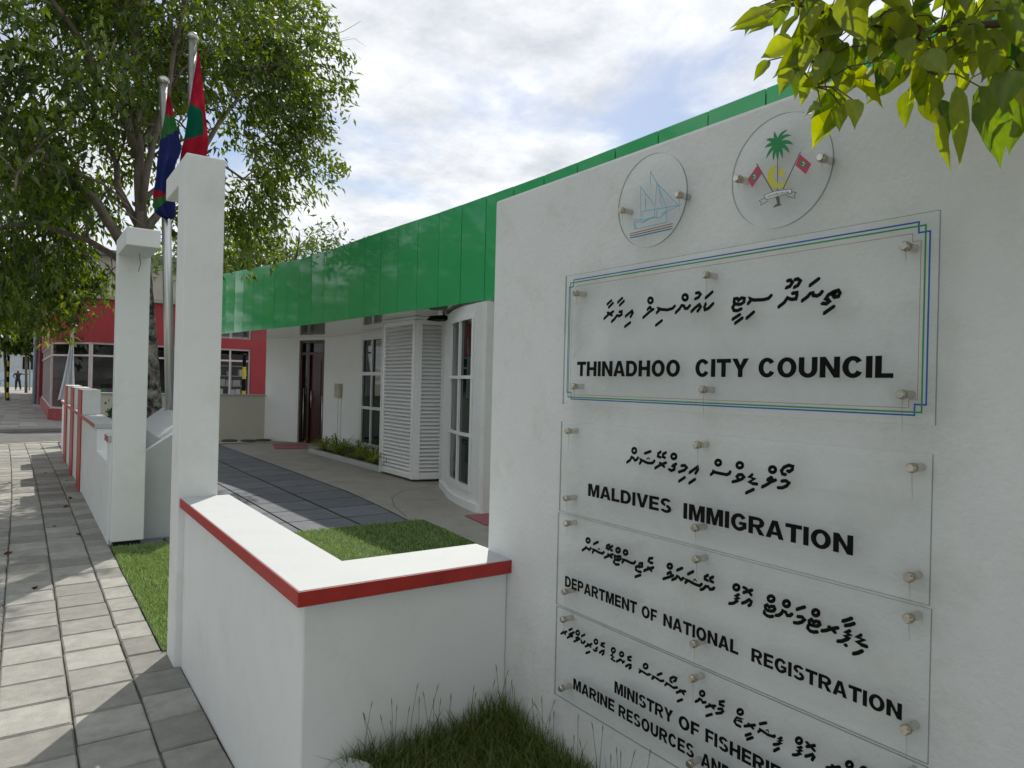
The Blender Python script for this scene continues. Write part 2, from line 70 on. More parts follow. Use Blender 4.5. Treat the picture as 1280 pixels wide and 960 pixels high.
# ------------------------------------------------------------------ materials
MATS = {}
def mat(name, col, rough=.6, var=.0, vscale=3.0, bump=0., bscale=80., spec=.5, metal=0., coat=0., tint=0., dirt=None, stretch=None):
    """principled paint/stone with a noise-varied colour, optional per-element tint attribute and bump"""
    if name in MATS: return MATS[name]
    m = bpy.data.materials.new(name); m.use_nodes = True; t = m.node_tree; p = t.nodes['Principled BSDF']
    p.inputs['Base Color'].default_value = (*col, 1); p.inputs['Roughness'].default_value = rough
    p.inputs['Metallic'].default_value = metal; p.inputs['Specular IOR Level'].default_value = spec
    p.inputs['Coat Weight'].default_value = coat; p.inputs['Coat Roughness'].default_value = .05
    co = t.nodes.new('ShaderNodeTexCoord'); src = None
    vec = co.outputs['Object']
    if stretch:
        mp = t.nodes.new('ShaderNodeMapping'); mp.inputs['Scale'].default_value = stretch
        t.links.new(vec, mp.inputs['Vector']); vec = mp.outputs[0]
    if var:
        n = t.nodes.new('ShaderNodeTexNoise'); n.inputs['Scale'].default_value = vscale; n.inputs['Detail'].default_value = 8; n.inputs['Roughness'].default_value = .65
        t.links.new(vec, n.inputs['Vector'])
        r = t.nodes.new('ShaderNodeValToRGB'); e = r.color_ramp.elements
        e[0].position = .3; e[1].position = .7
        e[0].color = (*[c*(1-var) for c in col], 1); e[1].color = (*[min(1, c*(1+var)) for c in col], 1)
        t.links.new(n.outputs['Fac'], r.inputs[0]); src = r.outputs[0]
    if tint:
        at = t.nodes.new('ShaderNodeAttribute'); at.attribute_name = 'tint'
        mr = t.nodes.new('ShaderNodeMapRange'); mr.inputs['To Min'].default_value = 1-tint; mr.inputs['To Max'].default_value = 1+tint
        t.links.new(at.outputs['Fac'], mr.inputs['Value'])
        mm = t.nodes.new('ShaderNodeVectorMath'); mm.operation = 'SCALE'
        if src: t.links.new(src, mm.inputs[0])
        else: mm.inputs[0].default_value = col
        t.links.new(mr.outputs[0], mm.inputs['Scale']); src = mm.outputs[0]
    if dirt:   # (colour, amount, scale) blotchy stains
        n = t.nodes.new('ShaderNodeTexNoise'); n.inputs['Scale'].default_value = dirt[2]; n.inputs['Detail'].default_value = 10; n.inputs['Roughness'].default_value = .7
        t.links.new(vec, n.inputs['Vector'])
        r = t.nodes.new('ShaderNodeMapRange'); r.inputs['From Min'].default_value = .52; r.inputs['From Max'].default_value = .72; r.inputs['To Max'].default_value = dirt[1]
        t.links.new(n.outputs['Fac'], r.inputs['Value'])
        mi = t.nodes.new('ShaderNodeMix'); mi.data_type = 'RGBA'
        t.links.new(r.outputs[0], mi.inputs[0])
        if src: t.links.new(src, mi.inputs[6])
        else: mi.inputs[6].default_value = (*col, 1)
        mi.inputs[7].default_value = (*dirt[0], 1); src = mi.outputs[2]
    if src: t.links.new(src, p.inputs['Base Color'])
    if bump:
        n = t.nodes.new('ShaderNodeTexNoise'); n.inputs['Scale'].default_value = bscale; n.inputs['Detail'].default_value = 6; n.inputs['Roughness'].default_value = .6
        t.links.new(co.outputs['Object'], n.inputs['Vector'])
        bp = t.nodes.new('ShaderNodeBump'); bp.inputs['Strength'].default_value = bump; bp.inputs['Distance'].default_value = .01
        t.links.new(n.outputs['Fac'], bp.inputs['Height']); t.links.new(bp.outputs[0], p.inputs['Normal'])
    MATS[name] = m; return m

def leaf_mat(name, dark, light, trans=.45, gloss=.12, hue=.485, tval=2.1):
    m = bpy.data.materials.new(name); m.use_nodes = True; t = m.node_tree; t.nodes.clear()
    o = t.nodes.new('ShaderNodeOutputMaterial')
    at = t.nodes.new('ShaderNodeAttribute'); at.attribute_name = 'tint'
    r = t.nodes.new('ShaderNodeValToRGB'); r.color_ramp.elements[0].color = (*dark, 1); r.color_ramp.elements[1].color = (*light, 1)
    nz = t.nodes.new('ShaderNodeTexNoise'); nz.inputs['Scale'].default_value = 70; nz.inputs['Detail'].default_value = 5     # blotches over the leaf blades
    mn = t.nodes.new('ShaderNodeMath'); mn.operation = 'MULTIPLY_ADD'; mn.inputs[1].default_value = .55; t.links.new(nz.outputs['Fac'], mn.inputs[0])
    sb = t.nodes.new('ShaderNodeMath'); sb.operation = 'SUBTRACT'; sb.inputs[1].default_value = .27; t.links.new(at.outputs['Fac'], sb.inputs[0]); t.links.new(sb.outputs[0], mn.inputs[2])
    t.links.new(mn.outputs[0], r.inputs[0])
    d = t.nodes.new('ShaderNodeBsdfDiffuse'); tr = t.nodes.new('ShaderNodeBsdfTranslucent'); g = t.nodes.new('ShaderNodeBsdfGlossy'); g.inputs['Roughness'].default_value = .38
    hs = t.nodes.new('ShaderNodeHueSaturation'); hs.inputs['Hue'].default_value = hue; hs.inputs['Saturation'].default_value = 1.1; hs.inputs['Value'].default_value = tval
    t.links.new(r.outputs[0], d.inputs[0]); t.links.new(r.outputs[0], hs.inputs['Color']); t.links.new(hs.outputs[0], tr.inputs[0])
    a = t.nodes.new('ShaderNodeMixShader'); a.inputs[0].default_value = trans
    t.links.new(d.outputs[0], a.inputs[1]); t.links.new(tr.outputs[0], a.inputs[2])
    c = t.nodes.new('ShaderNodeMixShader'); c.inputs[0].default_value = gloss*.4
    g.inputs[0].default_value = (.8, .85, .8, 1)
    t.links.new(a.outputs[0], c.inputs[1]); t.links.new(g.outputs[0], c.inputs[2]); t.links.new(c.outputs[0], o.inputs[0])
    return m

def acrylic(name, tint, rough=.03, ior=1.5, milk=0.):
    m = bpy.data.materials.new(name); m.use_nodes = True; t = m.node_tree; t.nodes.clear()
    o = t.nodes.new('ShaderNodeOutputMaterial'); tr = t.nodes.new('ShaderNodeBsdfTransparent'); tr.inputs[0].default_value = (*tint, 1)
    g = t.nodes.new('ShaderNodeBsdfGlossy'); g.inputs['Roughness'].default_value = rough
    f = t.nodes.new('ShaderNodeFresnel'); f.inputs[0].default_value = ior
    ge = t.nodes.new('ShaderNodeNewGeometry'); mu = t.nodes.new('ShaderNodeMath'); mu.operation = 'MULTIPLY_ADD'   # no mirror on the inner face
    mu.inputs[1].default_value = -1; mu.inputs[2].default_value = 1; t.links.new(ge.outputs['Backfacing'], mu.inputs[0])
    m2 = t.nodes.new('ShaderNodeMath'); m2.operation = 'MULTIPLY'; t.links.new(mu.outputs[0], m2.inputs[0]); t.links.new(f.outputs[0], m2.inputs[1])
    s = t.nodes.new('ShaderNodeMixShader'); t.links.new(m2.outputs[0], s.inputs[0]); t.links.new(tr.outputs[0], s.inputs[1]); t.links.new(g.outputs[0], s.inputs[2])
    if milk:                                                # milky sheen of the boards painted in as pale diffuse
        df = t.nodes.new('ShaderNodeBsdfDiffuse'); df.inputs[0].default_value = (.85, .87, .87, 1); q = t.nodes.new('ShaderNodeMixShader'); q.inputs[0].default_value = milk
        t.links.new(s.outputs[0], q.inputs[1]); t.links.new(df.outputs[0], q.inputs[2]); s = q
    t.links.new(s.outputs[0], o.inputs[0]); return m

white = mat('white_wall_paint', (.785, .80, .79), .75, var=.035, vscale=2.2, bump=.12, bscale=140, spec=.25, dirt=((.54, .53, .47), .3, 2.6))
white_sign = mat('sign_wall_plaster', (.715, .735, .72), .7, var=.05, vscale=3, bump=.32, bscale=60, spec=.3, dirt=((.52, .51, .45), .4, 5))
white_trim = mat('white_gloss_trim', (.82, .82, .81), .35, var=.02, vscale=4, spec=.45)
cap_white = mat('coping_white', (.475, .495, .50), .6, var=.05, vscale=6, bump=.1, bscale=90, dirt=((.40, .39, .35), .4, 6))
red = mat('red_trim_paint', (.42, .028, .022), .5, var=.2, vscale=14, bump=.15, bscale=90)
cream = mat('cream_wall_paint', (.70, .67, .58), .8, var=.05, vscale=2, bump=.1, dirt=((.42, .4, .34), .3, 2))
green_panel = mat('green_panel', (.055, .44, .16), .07, var=.06, vscale=.8, spec=.45, coat=.0)
dark_gap = mat('dark_gap', (.012, .014, .012), .9)
soffit_m = mat('soffit_gloss', (.62, .62, .57), .06, var=.05, vscale=1.5, spec=.8, coat=.5)
paver_m = mat('pavement_paver', (.31, .303, .275), .85, var=.18, vscale=9, bump=.5, bscale=120, tint=.24, spec=.2, dirt=((.17, .165, .15), .5, 3.5))
joint_m = mat('joint_sand', (.155, .15, .125), .95, var=.3, vscale=20)
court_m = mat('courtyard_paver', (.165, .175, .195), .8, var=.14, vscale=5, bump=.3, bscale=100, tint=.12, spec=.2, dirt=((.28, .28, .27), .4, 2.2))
conc_m = mat('concrete', (.34, .325, .29), .85, var=.12, vscale=2.5, bump=.25, bscale=60, spec=.2, dirt=((.2, .19, .17), .5, 1.6))
asph_m = mat('asphalt', (.13, .13, .125), .9, var=.2, vscale=4, bump=.4, bscale=60, spec=.2, dirt=((.24, .23, .2), .6, .9))
kerb_m = mat('kerb_concrete', (.42, .38, .27), .85, var=.2, vscale=6, bump=.3)
soil_m = mat('soil', (.06, .045, .03), .95, var=.4, vscale=20, bump=.6, bscale=40)
ground_m = mat('ground_sand', (.3, .28, .23), .95, var=.2, vscale=1.5, bump=.3)
gravel_m = mat('pale_gravel', (.5, .48, .42), .95, var=.35, vscale=60, bump=.8, bscale=90)
turf_m = mat('turf_base', (.045, .085, .02), .9, var=.3, vscale=40)
stain_m = bpy.data.materials.new('drip_stain'); stain_m.use_nodes = True; t_ = stain_m.node_tree; p_ = t_.nodes['Principled BSDF']
p_.inputs['Base Color'].default_value = (.40, .25, .08, 1); p_.inputs['Alpha'].default_value = .26; p_.inputs['Roughness'].default_value = .9
steel = mat('stainless_steel', (.62, .62, .60), .36, metal=1, var=.06, vscale=12, stretch=(1, 1, .1))
pin_m = mat('brushed_pin', (.56, .52, .45), .26, metal=.9, var=.25, vscale=120)
rust_m = mat('rust', (.34, .22, .09), .9, var=.4, vscale=150)
black_m = mat('black_vinyl', (.004, .004, .0045), .6, spec=.12)
door_m = mat('maroon_door', (.055, .012, .012), .32, var=.3, vscale=6, stretch=(1, 1, .15), spec=.5)
glass_m = mat('dark_window_glass', (.004, .020, .016), .02, spec=.35, coat=.0)
shop_red = mat('red_shop_paint', (.31, .022, .03), .5, var=.12, vscale=1.2, dirt=((.3, .03, .03), .4, 1.5))
pinkish = mat('pinkish_frame', (.62, .52, .52), .5, var=.1)
bark_m = mat('bark', (.17, .14, .11), .95, var=.5, vscale=9, bump=1., bscale=26, stretch=(1, 1, .35))
bark_white = mat('limewashed_bark', (.33, .31, .27), .95, var=.5, vscale=11, bump=1., bscale=26, dirt=((.025, .022, .018), 1.0, 7))
for n_ in bark_white.node_tree.nodes:
    if n_.type == 'MAP_RANGE': n_.inputs['From Min'].default_value = .42; n_.inputs['From Max'].default_value = .58
twig_m = mat('twig', (.10, .075, .05), .9, var=.3)
tree_leaf = leaf_mat('tree_leaf', (.022, .05, .008), (.13, .19, .018), .5)
far_leaf = leaf_mat('far_leaf', (.03, .06, .012), (.10, .15, .03), .4)
bright_leaf = leaf_mat('bright_leaf', (.05, .10, .012), (.13, .2, .02), .45)
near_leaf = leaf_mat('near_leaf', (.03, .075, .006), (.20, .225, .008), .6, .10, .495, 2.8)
grass_m = leaf_mat('grass_blade', (.04, .08, .014), (.21, .24, .07), .35)
turf_blade = leaf_mat('turf_blade', (.085, .16, .03), (.31, .41, .16), .3)
strap_m = leaf_mat('strap_leaf', (.07, .12, .02), (.3, .34, .07), .35)
shrub_m = leaf_mat('shrub_leaf', (.012, .04, .01), (.05, .1, .02), .35)
dry_m = mat('dry_leaf', (.10, .035, .02), .8, var=.4, vscale=40)
pink_mat = mat('pink_mat', (.36, .12, .13), .95, var=.25, vscale=60, bump=.6, bscale=200)
acr = acrylic('clear_acrylic', (.985, .992, .99), .025, 1.42, .07)
acr_edge = acrylic('acrylic_edge', (.42, .46, .44), .2, 1.5)
shop_glass = acrylic('shop_glass', (.84, .86, .86), .02, 1.45)

# ------------------------------------------------------------------ builders
class MB:
    def __init__(s): s.v = []; s.f = []; s.mi = []; s.t = []
    def face(s, idx, mi=0): s.f.append(tuple(idx)); s.mi.append(mi)
    def add(s, vs, fs, mi=0, tint=None):
        o = len(s.v); s.v += [tuple(v) for v in vs]
        if tint is not None: s.t += [0]*(o-len(s.t)) + [tint]*len(vs)
        for f in fs: s.face([i+o for i in f], mi)
    def box(s, x0, x1, y0, y1, z0, z1, mi=0):
        s.hexa([(x0,y0),(x1,y0),(x1,y1),(x0,y1)], z0, z1, mi)
    def hexa(s, poly, z0, z1, mi=0):
        n = len(poly)
        if sum(poly[i][0]*poly[(i+1) % n][1]-poly[(i+1) % n][0]*poly[i][1] for i in range(n)) < 0: poly = poly[::-1]
        s.add([(x, y, z0) for x, y in poly]+[(x, y, z1) for x, y in poly],
              [tuple(range(n))[::-1], tuple(range(n, 2*n))]+[(i, (i+1) % n, n+(i+1) % n, n+i) for i in range(n)], mi)
    def obox(s, c, ax, ay, az, mi=0):
        c = Vector(c); ax, ay, az = Vector(ax), Vector(ay), Vector(az)
        if ax.cross(ay).dot(az) < 0: ax = -ax
        vs = [c+sx*ax+sy*ay+sz*az for sz in (-1, 1) for sx, sy in ((-1,-1),(1,-1),(1,1),(-1,1))]
        s.add(vs, [(3,2,1,0),(4,5,6,7),(0,1,5,4),(1,2,6,5),(2,3,7,6),(3,0,4,7)], mi)
    def tube(s, pts, rad, seg=8, mi=0, cap=True, tint=None):
        pts = [Vector(p) for p in pts]; n = len(pts)
        if not hasattr(rad, '__len__'): rad = [rad]*n
        o = len(s.v); fr = None; vs = []
        for i, p in enumerate(pts):
            d = (pts[min(i+1, n-1)]-pts[max(i-1, 0)]).normalized()
            if fr is None: fr = d.orthogonal().normalized()
            fr = (fr-d*fr.dot(d)).normalized(); q = d.cross(fr)
            for k in range(seg):
                an = 2*math.pi*k/seg; vs.append(p+rad[i]*(fr*math.cos(an)+q*math.sin(an)))
        fs = [(i*seg+k, i*seg+(k+1) % seg, (i+1)*seg+(k+1) % seg, (i+1)*seg+k) for i in range(n-1) for k in range(seg)]
        if cap: fs += [tuple(range(seg))[::-1], tuple((n-1)*seg+k for k in range(seg))]
        s.add(vs, fs, mi, tint)
    def lathe(s, c, prof, seg=16, mi=0, axis=2):
        vs = []
        for r, h in prof:
            for k in range(seg):
                an = 2*math.pi*k/seg; x, y = r*math.cos(an), r*math.sin(an)
                vs.append({2: (c[0]+x, c[1]+y, c[2]+h), 0: (c[0]+h, c[1]+x, c[2]+y), 1: (c[0]+y, c[1]+h, c[2]+x)}[axis])
        n = len(prof)
        fs = [(i*seg+k, i*seg+(k+1) % seg, (i+1)*seg+(k+1) % seg, (i+1)*seg+k) for i in range(n-1) for k in range(seg)]
        fs += [tuple(range(seg))[::-1], tuple((n-1)*seg+k for k in range(seg))]
        s.add(vs, fs, mi)
    def build(s, name, mats, parent=None, bevel=0, smooth=False, seg=2):
        me = bpy.data.meshes.new(name); me.from_pydata(s.v, [], s.f)
        mats = mats if isinstance(mats, (list, tuple)) else [mats]
        for m in mats: me.materials.append(m)
        if len(mats) > 1: me.polygons.foreach_set('material_index', s.mi)
        if s.t:
            at = me.attributes.new('tint', 'FLOAT', 'POINT'); at.data.foreach_set('value', s.t+[0.]*(len(s.v)-len(s.t)))
        if bevel:
            bm = bmesh.new(); bm.from_mesh(me)
            es = [e for e in bm.edges if len(e.link_faces) == 2 and e.calc_face_angle(0) > .5]
            bmesh.ops.bevel(bm, geom=es, offset=bevel, segments=seg, profile=.5, affect='EDGES', clamp_overlap=True)
            bm.to_mesh(me); bm.free()
        if smooth: me.polygons.foreach_set('use_smooth', [True]*len(me.polygons))
        return link(name, me, parent)
def link(name, me, parent=None):
    o = bpy.data.objects.new(name, me); COL.objects.link(o)
    if parent is not None:
        o.parent = parent
        if parent.type == 'EMPTY': o.matrix_parent_inverse = Matrix.Translation(-Vector(parent.location)) if parent.rotation_euler.z == 0 else parent.matrix_basis.inverted()
    return o
def tag(o, label, cat, group=None):
    o['label'] = label; o['category'] = cat
    if group: o['group'] = group
    return o
def thing(name, label, cat, loc=(0, 0, 0), group=None):
    o = bpy.data.objects.new(name, None); COL.objects.link(o); o.location = loc; o.empty_display_size = .2
    return tag(o, label, cat, group)
def struct(o, kind='structure'): o['kind'] = kind; return o

def np_mesh(name, V, F, m, parent=None, tint=None):
    """fast mesh from (n,3) verts and (k,3) or (k,4) faces"""
    me = bpy.data.meshes.new(name); V = np.asarray(V, np.float32); F = np.asarray(F, np.int32)
    me.vertices.add(len(V)); me.vertices.foreach_set('co', V.ravel())
    k = F.shape[1]; me.loops.add(F.size); me.loops.foreach_set('vertex_index', F.ravel())
    me.polygons.add(len(F)); me.polygons.foreach_set('loop_start', np.arange(0, F.size, k, dtype=np.int32))
    me.update(calc_edges=True); me.validate()
    if tint is not None:
        at = me.attributes.new('tint', 'FLOAT', 'POINT'); at.data.foreach_set('value', np.asarray(tint, np.float32))
    me.materials.append(m)
    return link(name, me, parent)
def unit(a): return a/np.maximum(np.linalg.norm(a, axis=1, keepdims=True), 1e-9)
def leaves(P, D, Lg, Wd, droop=.15):
    """P base (n,3), D direction, lengths, widths -> folded 4-triangle leaves"""
    n = len(P); D = unit(D); ref = nrng.normal(size=(n, 3)); ref[:, 2] += .6
    Sd = unit(np.cross(D, ref)); Nn = np.cross(Sd, D); Lg = Lg[:, None]; Wd = Wd[:, None]
    c = P+D*Lg*.42
    V = np.stack([P, c+Sd*Wd*.5+Nn*Wd*.18, c, c-Sd*Wd*.5+Nn*Wd*.18, P+D*Lg-Nn*Lg*droop], 1).reshape(-1, 3)
    b = (np.arange(n)*5)[:, None]
    F = np.concatenate([b+np.array([[0, 2, 1]]), b+np.array([[0, 3, 2]]), b+np.array([[1, 2, 4]]), b+np.array([[2, 3, 4]])])
    return V, F
def blades(name, P, H, Wd, lean, m, parent=None, tint=None):
    """upright blades: P base (n,3), H height, Wd width, lean (n,2) tip offset"""
    n = len(P); an = nrng.uniform(0, 2*np.pi, n); s = np.stack([np.cos(an), np.sin(an), 0*an], 1)*Wd[:, None]/2
    le = np.concatenate([lean, np.zeros((n, 1))], 1); z = np.zeros((n, 3)); z[:, 2] = H
    V = np.stack([P-s, P+s, P+le*.35+z*.6-s*.8, P+le*.35+z*.6+s*.8, P+le+z], 1).reshape(-1, 3)
    b = (np.arange(n)*5)[:, None]
    F = np.concatenate([b+np.array([[0, 1, 3]]), b+np.array([[0, 3, 2]]), b+np.array([[2, 3, 4]])])
    if tint is None: tint = nrng.uniform(0, 1, n)
    return np_mesh(name, V, F, m, parent, np.repeat(tint, 5))

# ------------------------------------------------------------------ ground, paving, road
mb = MB(); mb.add([(-300,-300,-.14),(300,-300,-.14),(300,400,-.14),(-300,400,-.14)], [(0,1,2,3)]); struct(mb.build('ground', ground_m))
def endy(x): return 18.25-.55*max(0, .5-x)**1.6
mb = MB()
xs = [-2.6+.2*i for i in range(17)]+[.66]
top = [(x, endy(x)) for x in xs]
mb.hexa([(-2.6,-3)]+[(.72,-3),(.72,4.0),(.66,4.0),(.66, endy(.66))]+top[::-1][1:], -.135, -.02)
struct(mb.build('paving_bed', joint_m))
mb = MB()
cols = [.66, .483, .211, -.065, -.337, -.609, -.881, -1.153, -1.425, -1.697, -1.969, -2.241]
for ci in range(len(cols)-1):
    x1, x0 = cols[ci], cols[ci+1]; y = -2.2+rng.uniform(0, .28)
    if ci == 0: y = 3.945-.285*21
    while y < 18.4:
        d = .285+rng.uniform(-.004, .004); g = .0042
        sh = -.0012*max(0, y-7)**2
        xa, xb = x0+g+sh, (x1-g+sh if ci else (.657 if y > 3.94 else .70))
        if y+d < endy((xa+xb)/2)+.05:
            z = rng.uniform(-.003, .0015); zt = [z+rng.uniform(-.0012, .0012) for _ in range(4)]
            ja = [rng.uniform(-.0032, .0032) for _ in range(4)]
            q = [(xa+ja[0], y+.0065), (xb+ja[1], y+.0065), (xb+ja[2], y+d-.0065), (xa+ja[3], y+d-.0065)]; c = .007
            cx, cy = (xa+xb)/2, y+d/2
            ins = [(x+(c if x < cx else -c), yy+(c if yy < cy else -c)) for x, yy in q]
            vs = [(*ins[i], zt[i]) for i in range(4)]+[(*q[i], zt[i]-.008) for i in range(4)]+[(*q[i], -.03) for i in range(4)]
            fs = [(0,1,2,3)]+[(4+i, 4+(i+1) % 4, (i+1) % 4, i) for i in range(4)]+[(8+i, 8+(i+1) % 4, 4+(i+1) % 4, 4+i) for i in range(4)]
            mb.add(vs, fs, 0, rng.random())
        y += d
struct(mb.build('pavement', paver_m))
mb = MB()
kx = [-2.6+.15*i for i in range(23)]
for i in range(len(kx)-1):
    x0, x1 = kx[i], kx[i+1]; y0, y1 = endy(x0)+.004, endy(x1)+.004
    mb.hexa([(x0, y0), (x1, y1), (x1, y1+.13), (x0, y0+.13)], -.138, .006)
struct(mb.build('kerb', kerb_m))
def sheet(name, m, x0, x1, y0, y1, z): b = MB(); b.add([(x0,y0,z),(x1,y0,z),(x1,y1,z),(x0,y1,z)], [(0,1,2,3)]); return struct(b.build(name, m))
sheet('side_street', asph_m, -40, 60, 14, 23.2, -.12)
sheet('road', asph_m, -7.6, -2.72, -40, 120, -.116)
mb = MB(); mb.box(-2.74, -2.6, -40, 15.4, -.138, .005); struct(mb.build('kerb', kerb_m))
mb = MB(); mb.box(-2.5, 60, 23.2, 140, -.138, -.004); struct(mb.build('far_pavement', mat('far_pavement', (.27, .26, .245), .9, var=.15, vscale=2, dirt=((.18, .17, .15), .6, .8)), bevel=.03))
mb = MB()
for i in range(60):
    for j in range(10):
        x = -2.3+j*.45; y = 23.6+i*.9+(.45 if j % 2 else 0)
        if x < .55: mb.add([(x+.012, y+.012, .002), (x+.438, y+.012, .002), (x+.438, y+.888, .002), (x+.012, y+.888, .002)], [(0,1,2,3)], 0, rng.random())
struct(mb.build('far_pavement_slabs', paver_m))
sheet('courtyard_base', mat('court_joint', (.035, .035, .035), .95), .66, 8, 1.6, 18.0, -.012)
# courtyard pavers 0.6 x 0.6
mb = MB()
y = 6.72; r = 0
def edge_x(y): return 3.64 if y > 9 else 3.64-.055*(9-y)-.012*(9-y)**2
while y < 17.4:
    for x0, x1 in ((.66, 1.1), (1.1, 1.7), (1.7, 2.3), (2.3, 2.93), (2.93, 3.64)):
        g = .011; y1 = y+.62; xr = [min(x1, edge_x(v)) for v in (y, y1)]
        if min(xr) > x0+.05:
            mb.add([(x0+g, y+g, 0), (xr[0]-g, y+g, 0), (xr[1]-g, y1-g, 0), (x0+g, y1-g, 0)], [(0,1,2,3)], 0, rng.random())
    y += .62
struct(mb.build('courtyard_paving', court_m))
ys = [-3, 5.3, 6.0, 6.7, 7.4, 8.1, 9, 11, 14, 16.6]
mb = MB(); poly = [(edge_x(v) if v > 5 else 3.3, v) for v in ys]+[(4.9, 16.9), (8, 16.9), (8, -3)]
n = len(poly); mb.add([(x, yy, .004) for x, yy in poly], [tuple(range(n))[::-1]])
struct(mb.build('concrete_walk', conc_m))
mb = MB(); mb.add([(3.0, 16.62, .008), (4.98, 16.92, .008), (4.9, 17.5, .008), (3.0, 17.5, .008)], [(0,1,2,3)]); struct(mb.build('gravel_strip', gravel_m))
# thin expansion joint curve in the concrete
mb = MB(); pts = [(4.82-.0, 8.9), (4.35, 8.75), (3.95, 8.3), (3.7, 7.7), (3.52, 7.0)]
for (xa, ya), (xb, yb) in zip(pts, pts[1:]):
    d = Vector((xb-xa, yb-ya, 0)).normalized(); q = Vector((-d.y, d.x, 0))*.006
    mb.add([(xa+q.x, ya+q.y, .0065), (xb+q.x, yb+q.y, .0065), (xb-q.x, yb-q.y, .0065), (xa-q.x, ya-q.y, .0065)], [(0,1,2,3)])
struct(mb.build('concrete_joint', joint_m))
# artificial turf
mb = MB(); mb.add([(.655, 4.2, .006), (.95, 4.2, .006), (.95, 2.3, .006), (3.42, 2.3, .006), (3.5, 5.2, .006), (3.62, 6.8, .006), (1.2, 6.77, .006), (.655, 6.93, .006)], [tuple(range(8))])
struct(mb.build('artificial_turf', turf_m), 'stuff')
def turf_pts(n, x0, x1, y0, y1):
    return np.stack([nrng.uniform(x0, x1, n), nrng.uniform(y0, y1, n), np.full(n, .006)], 1)
P = np.concatenate([turf_pts(17000, .66, 1.2, 4.17, 6.9), turf_pts(22000, 1.2, 3.56, 4.7, 6.8), turf_pts(3000, .95, 1.6, 6.5, 6.85)])
ke = ~((P[:, 0] > 3.36+.13*(P[:, 1]-4.7)) | ((P[:, 0] < .9) & (P[:, 1] > 6.96)))
P = P[ke]; n = len(P)
struct(blades('turf_fibres', P, nrng.uniform(.018, .034, n), nrng.uniform(.004, .007, n), nrng.normal(0, .014, (n, 2)), turf_blade), 'stuff')

# ------------------------------------------------------------------ sign wall and low wall
mb = MB(); mb.box(1.453, 1.62, -2.6, 2.215, -.02, 2.194)
sw = tag(mb.build('sign_wall', white_sign, bevel=.012), 'tall white plastered wall carrying the clear office name boards', 'wall')
lw = thing('low_wall', 'low white L shaped boundary wall with red edged coping by the sign wall', 'wall', (.8, 2.2, 0))
mb = MB(); mb.hexa([(.706, 2.075), (1.453, 2.075), (1.453, 2.30), (.90, 2.30), (.90, 3.95), (.706, 3.95)], -.02, .822); mb.build('wall_body', white, lw, bevel=.008)
mb = MB(); mb.hexa([(.684, 2.054), (1.475, 2.054), (1.475, 2.325), (.925, 2.325), (.925, 3.948), (.684, 3.948)], .8215, .874); mb.build('coping', cap_white, lw, bevel=.004)
mb = MB(); mb.hexa([(.681, 2.051), (1.478, 2.051), (1.478, 2.08), (.70, 2.08), (.70, 3.945), (.681, 3.945)], .824, .8705); mb.build('red_trim', red, lw, bevel=.002)

# ------------------------------------------------------------------ gate pillars
gp = thing('gate_pillar', 'nearer tall white gate pillar, standing at the end of the red edged low wall', 'pillar', (.77, 4.05, 0), 'white gate pillars with a short arm')
mb = MB(); mb.hexa([(.672, 3.95), (.866, 3.95), (.866, 4.16), (.672, 4.16)], -.02, 2.662); mb.build('shaft', white, gp, bevel=.006)
mb = MB(); mb.box(.672, .866, 4.16, 4.57, 2.535, 2.662); mb.build('arm', white, gp, bevel=.006)
gp2 = thing('gate_pillar', 'farther white gate pillar with a loose wire under its short arm', 'pillar', (.78, 7.03, 0), 'white gate pillars with a short arm')
mb = MB(); mb.box(.658, .914, 6.96, 7.10, .045, 2.69); mb.build('shaft', white, gp2, bevel=.006)
mb = MB(); mb.box(.68, .89, 6.99, 7.08, -.02, .045); mb.build('base_recess', dark_gap, gp2)
mb = MB(); mb.box(.658, .905, 6.36, 6.96, 2.545, 2.69); mb.build('arm', white, gp2, bevel=.006)
mb = MB(); mb.tube([(.80, 6.75, 2.55), (.803, 6.745, 2.50), (.812, 6.75, 2.46), (.80, 6.74, 2.42), (.797, 6.75, 2.39)], .0025, 5); mb.build('loose_wire', dark_gap, gp2)

# ------------------------------------------------------------------ stepped street wall with fins, planter, cream wall
st = thing('stepped_wall', 'white street wall with red lined coping and three taller red edged fins', 'wall', (.75, 10, 0))
mb = MB(); mb.box(.648, .84, 8.45, 16.2, -.02, .94); mb.box(.648, .86, 7.34, 8.45, -.02, .71); mb.box(.648, .86, 7.10, 7.34, -.02, .90); mb.build('wall_body', white, st, bevel=.006)
mb = MB(); mb.box(.625, .86, 8.44, 16.22, .94, .99); mb.build('coping', cap_white, st, bevel=.004)
mb = MB(); mb.box(.621, .64, 8.46, 16.2, .943, .987); mb.build('red_trim', red, st, bevel=.002)
mb = MB(); mb.box(.632, .88, 7.102, 7.40, .90, .962); mb.build('coping', cap_white, st, bevel=.004)
mb = MB(); mb.box(.628, .645, 7.105, 7.395, .903, .958); mb.build('red_trim', red, st, bevel=.002)
for y0, y1 in ((10.43, 11.1), (12.1, 12.85), (13.95, 14.75)):
    mb = MB(); mb.box(.632, .835, y0, y1, -.02, 1.305); f = mb.build('fin', white, st, bevel=.006)
    mb = MB(); mb.box(.619, .634, y0+.004, y1-.004, -.02, 1.30); mb.build('red_face', red, f, bevel=.002)
pl = thing('planter_box', 'white planter with sloping rims beside the farther gate pillar', 'planter', (1.05, 8.2, 0))
mb = MB()
mb.add([(.914,7.2,-.02),(1.40,7.2,-.02),(1.40,7.2,1.12),(.914,7.2,.79),(.914,7.30,-.02),(1.40,7.30,-.02),(1.40,7.30,1.12),(.914,7.30,.79)],
       [(0,1,2,3),(5,4,7,6),(3,2,6,7),(1,5,6,2),(4,0,3,7),(4,5,1,0)])
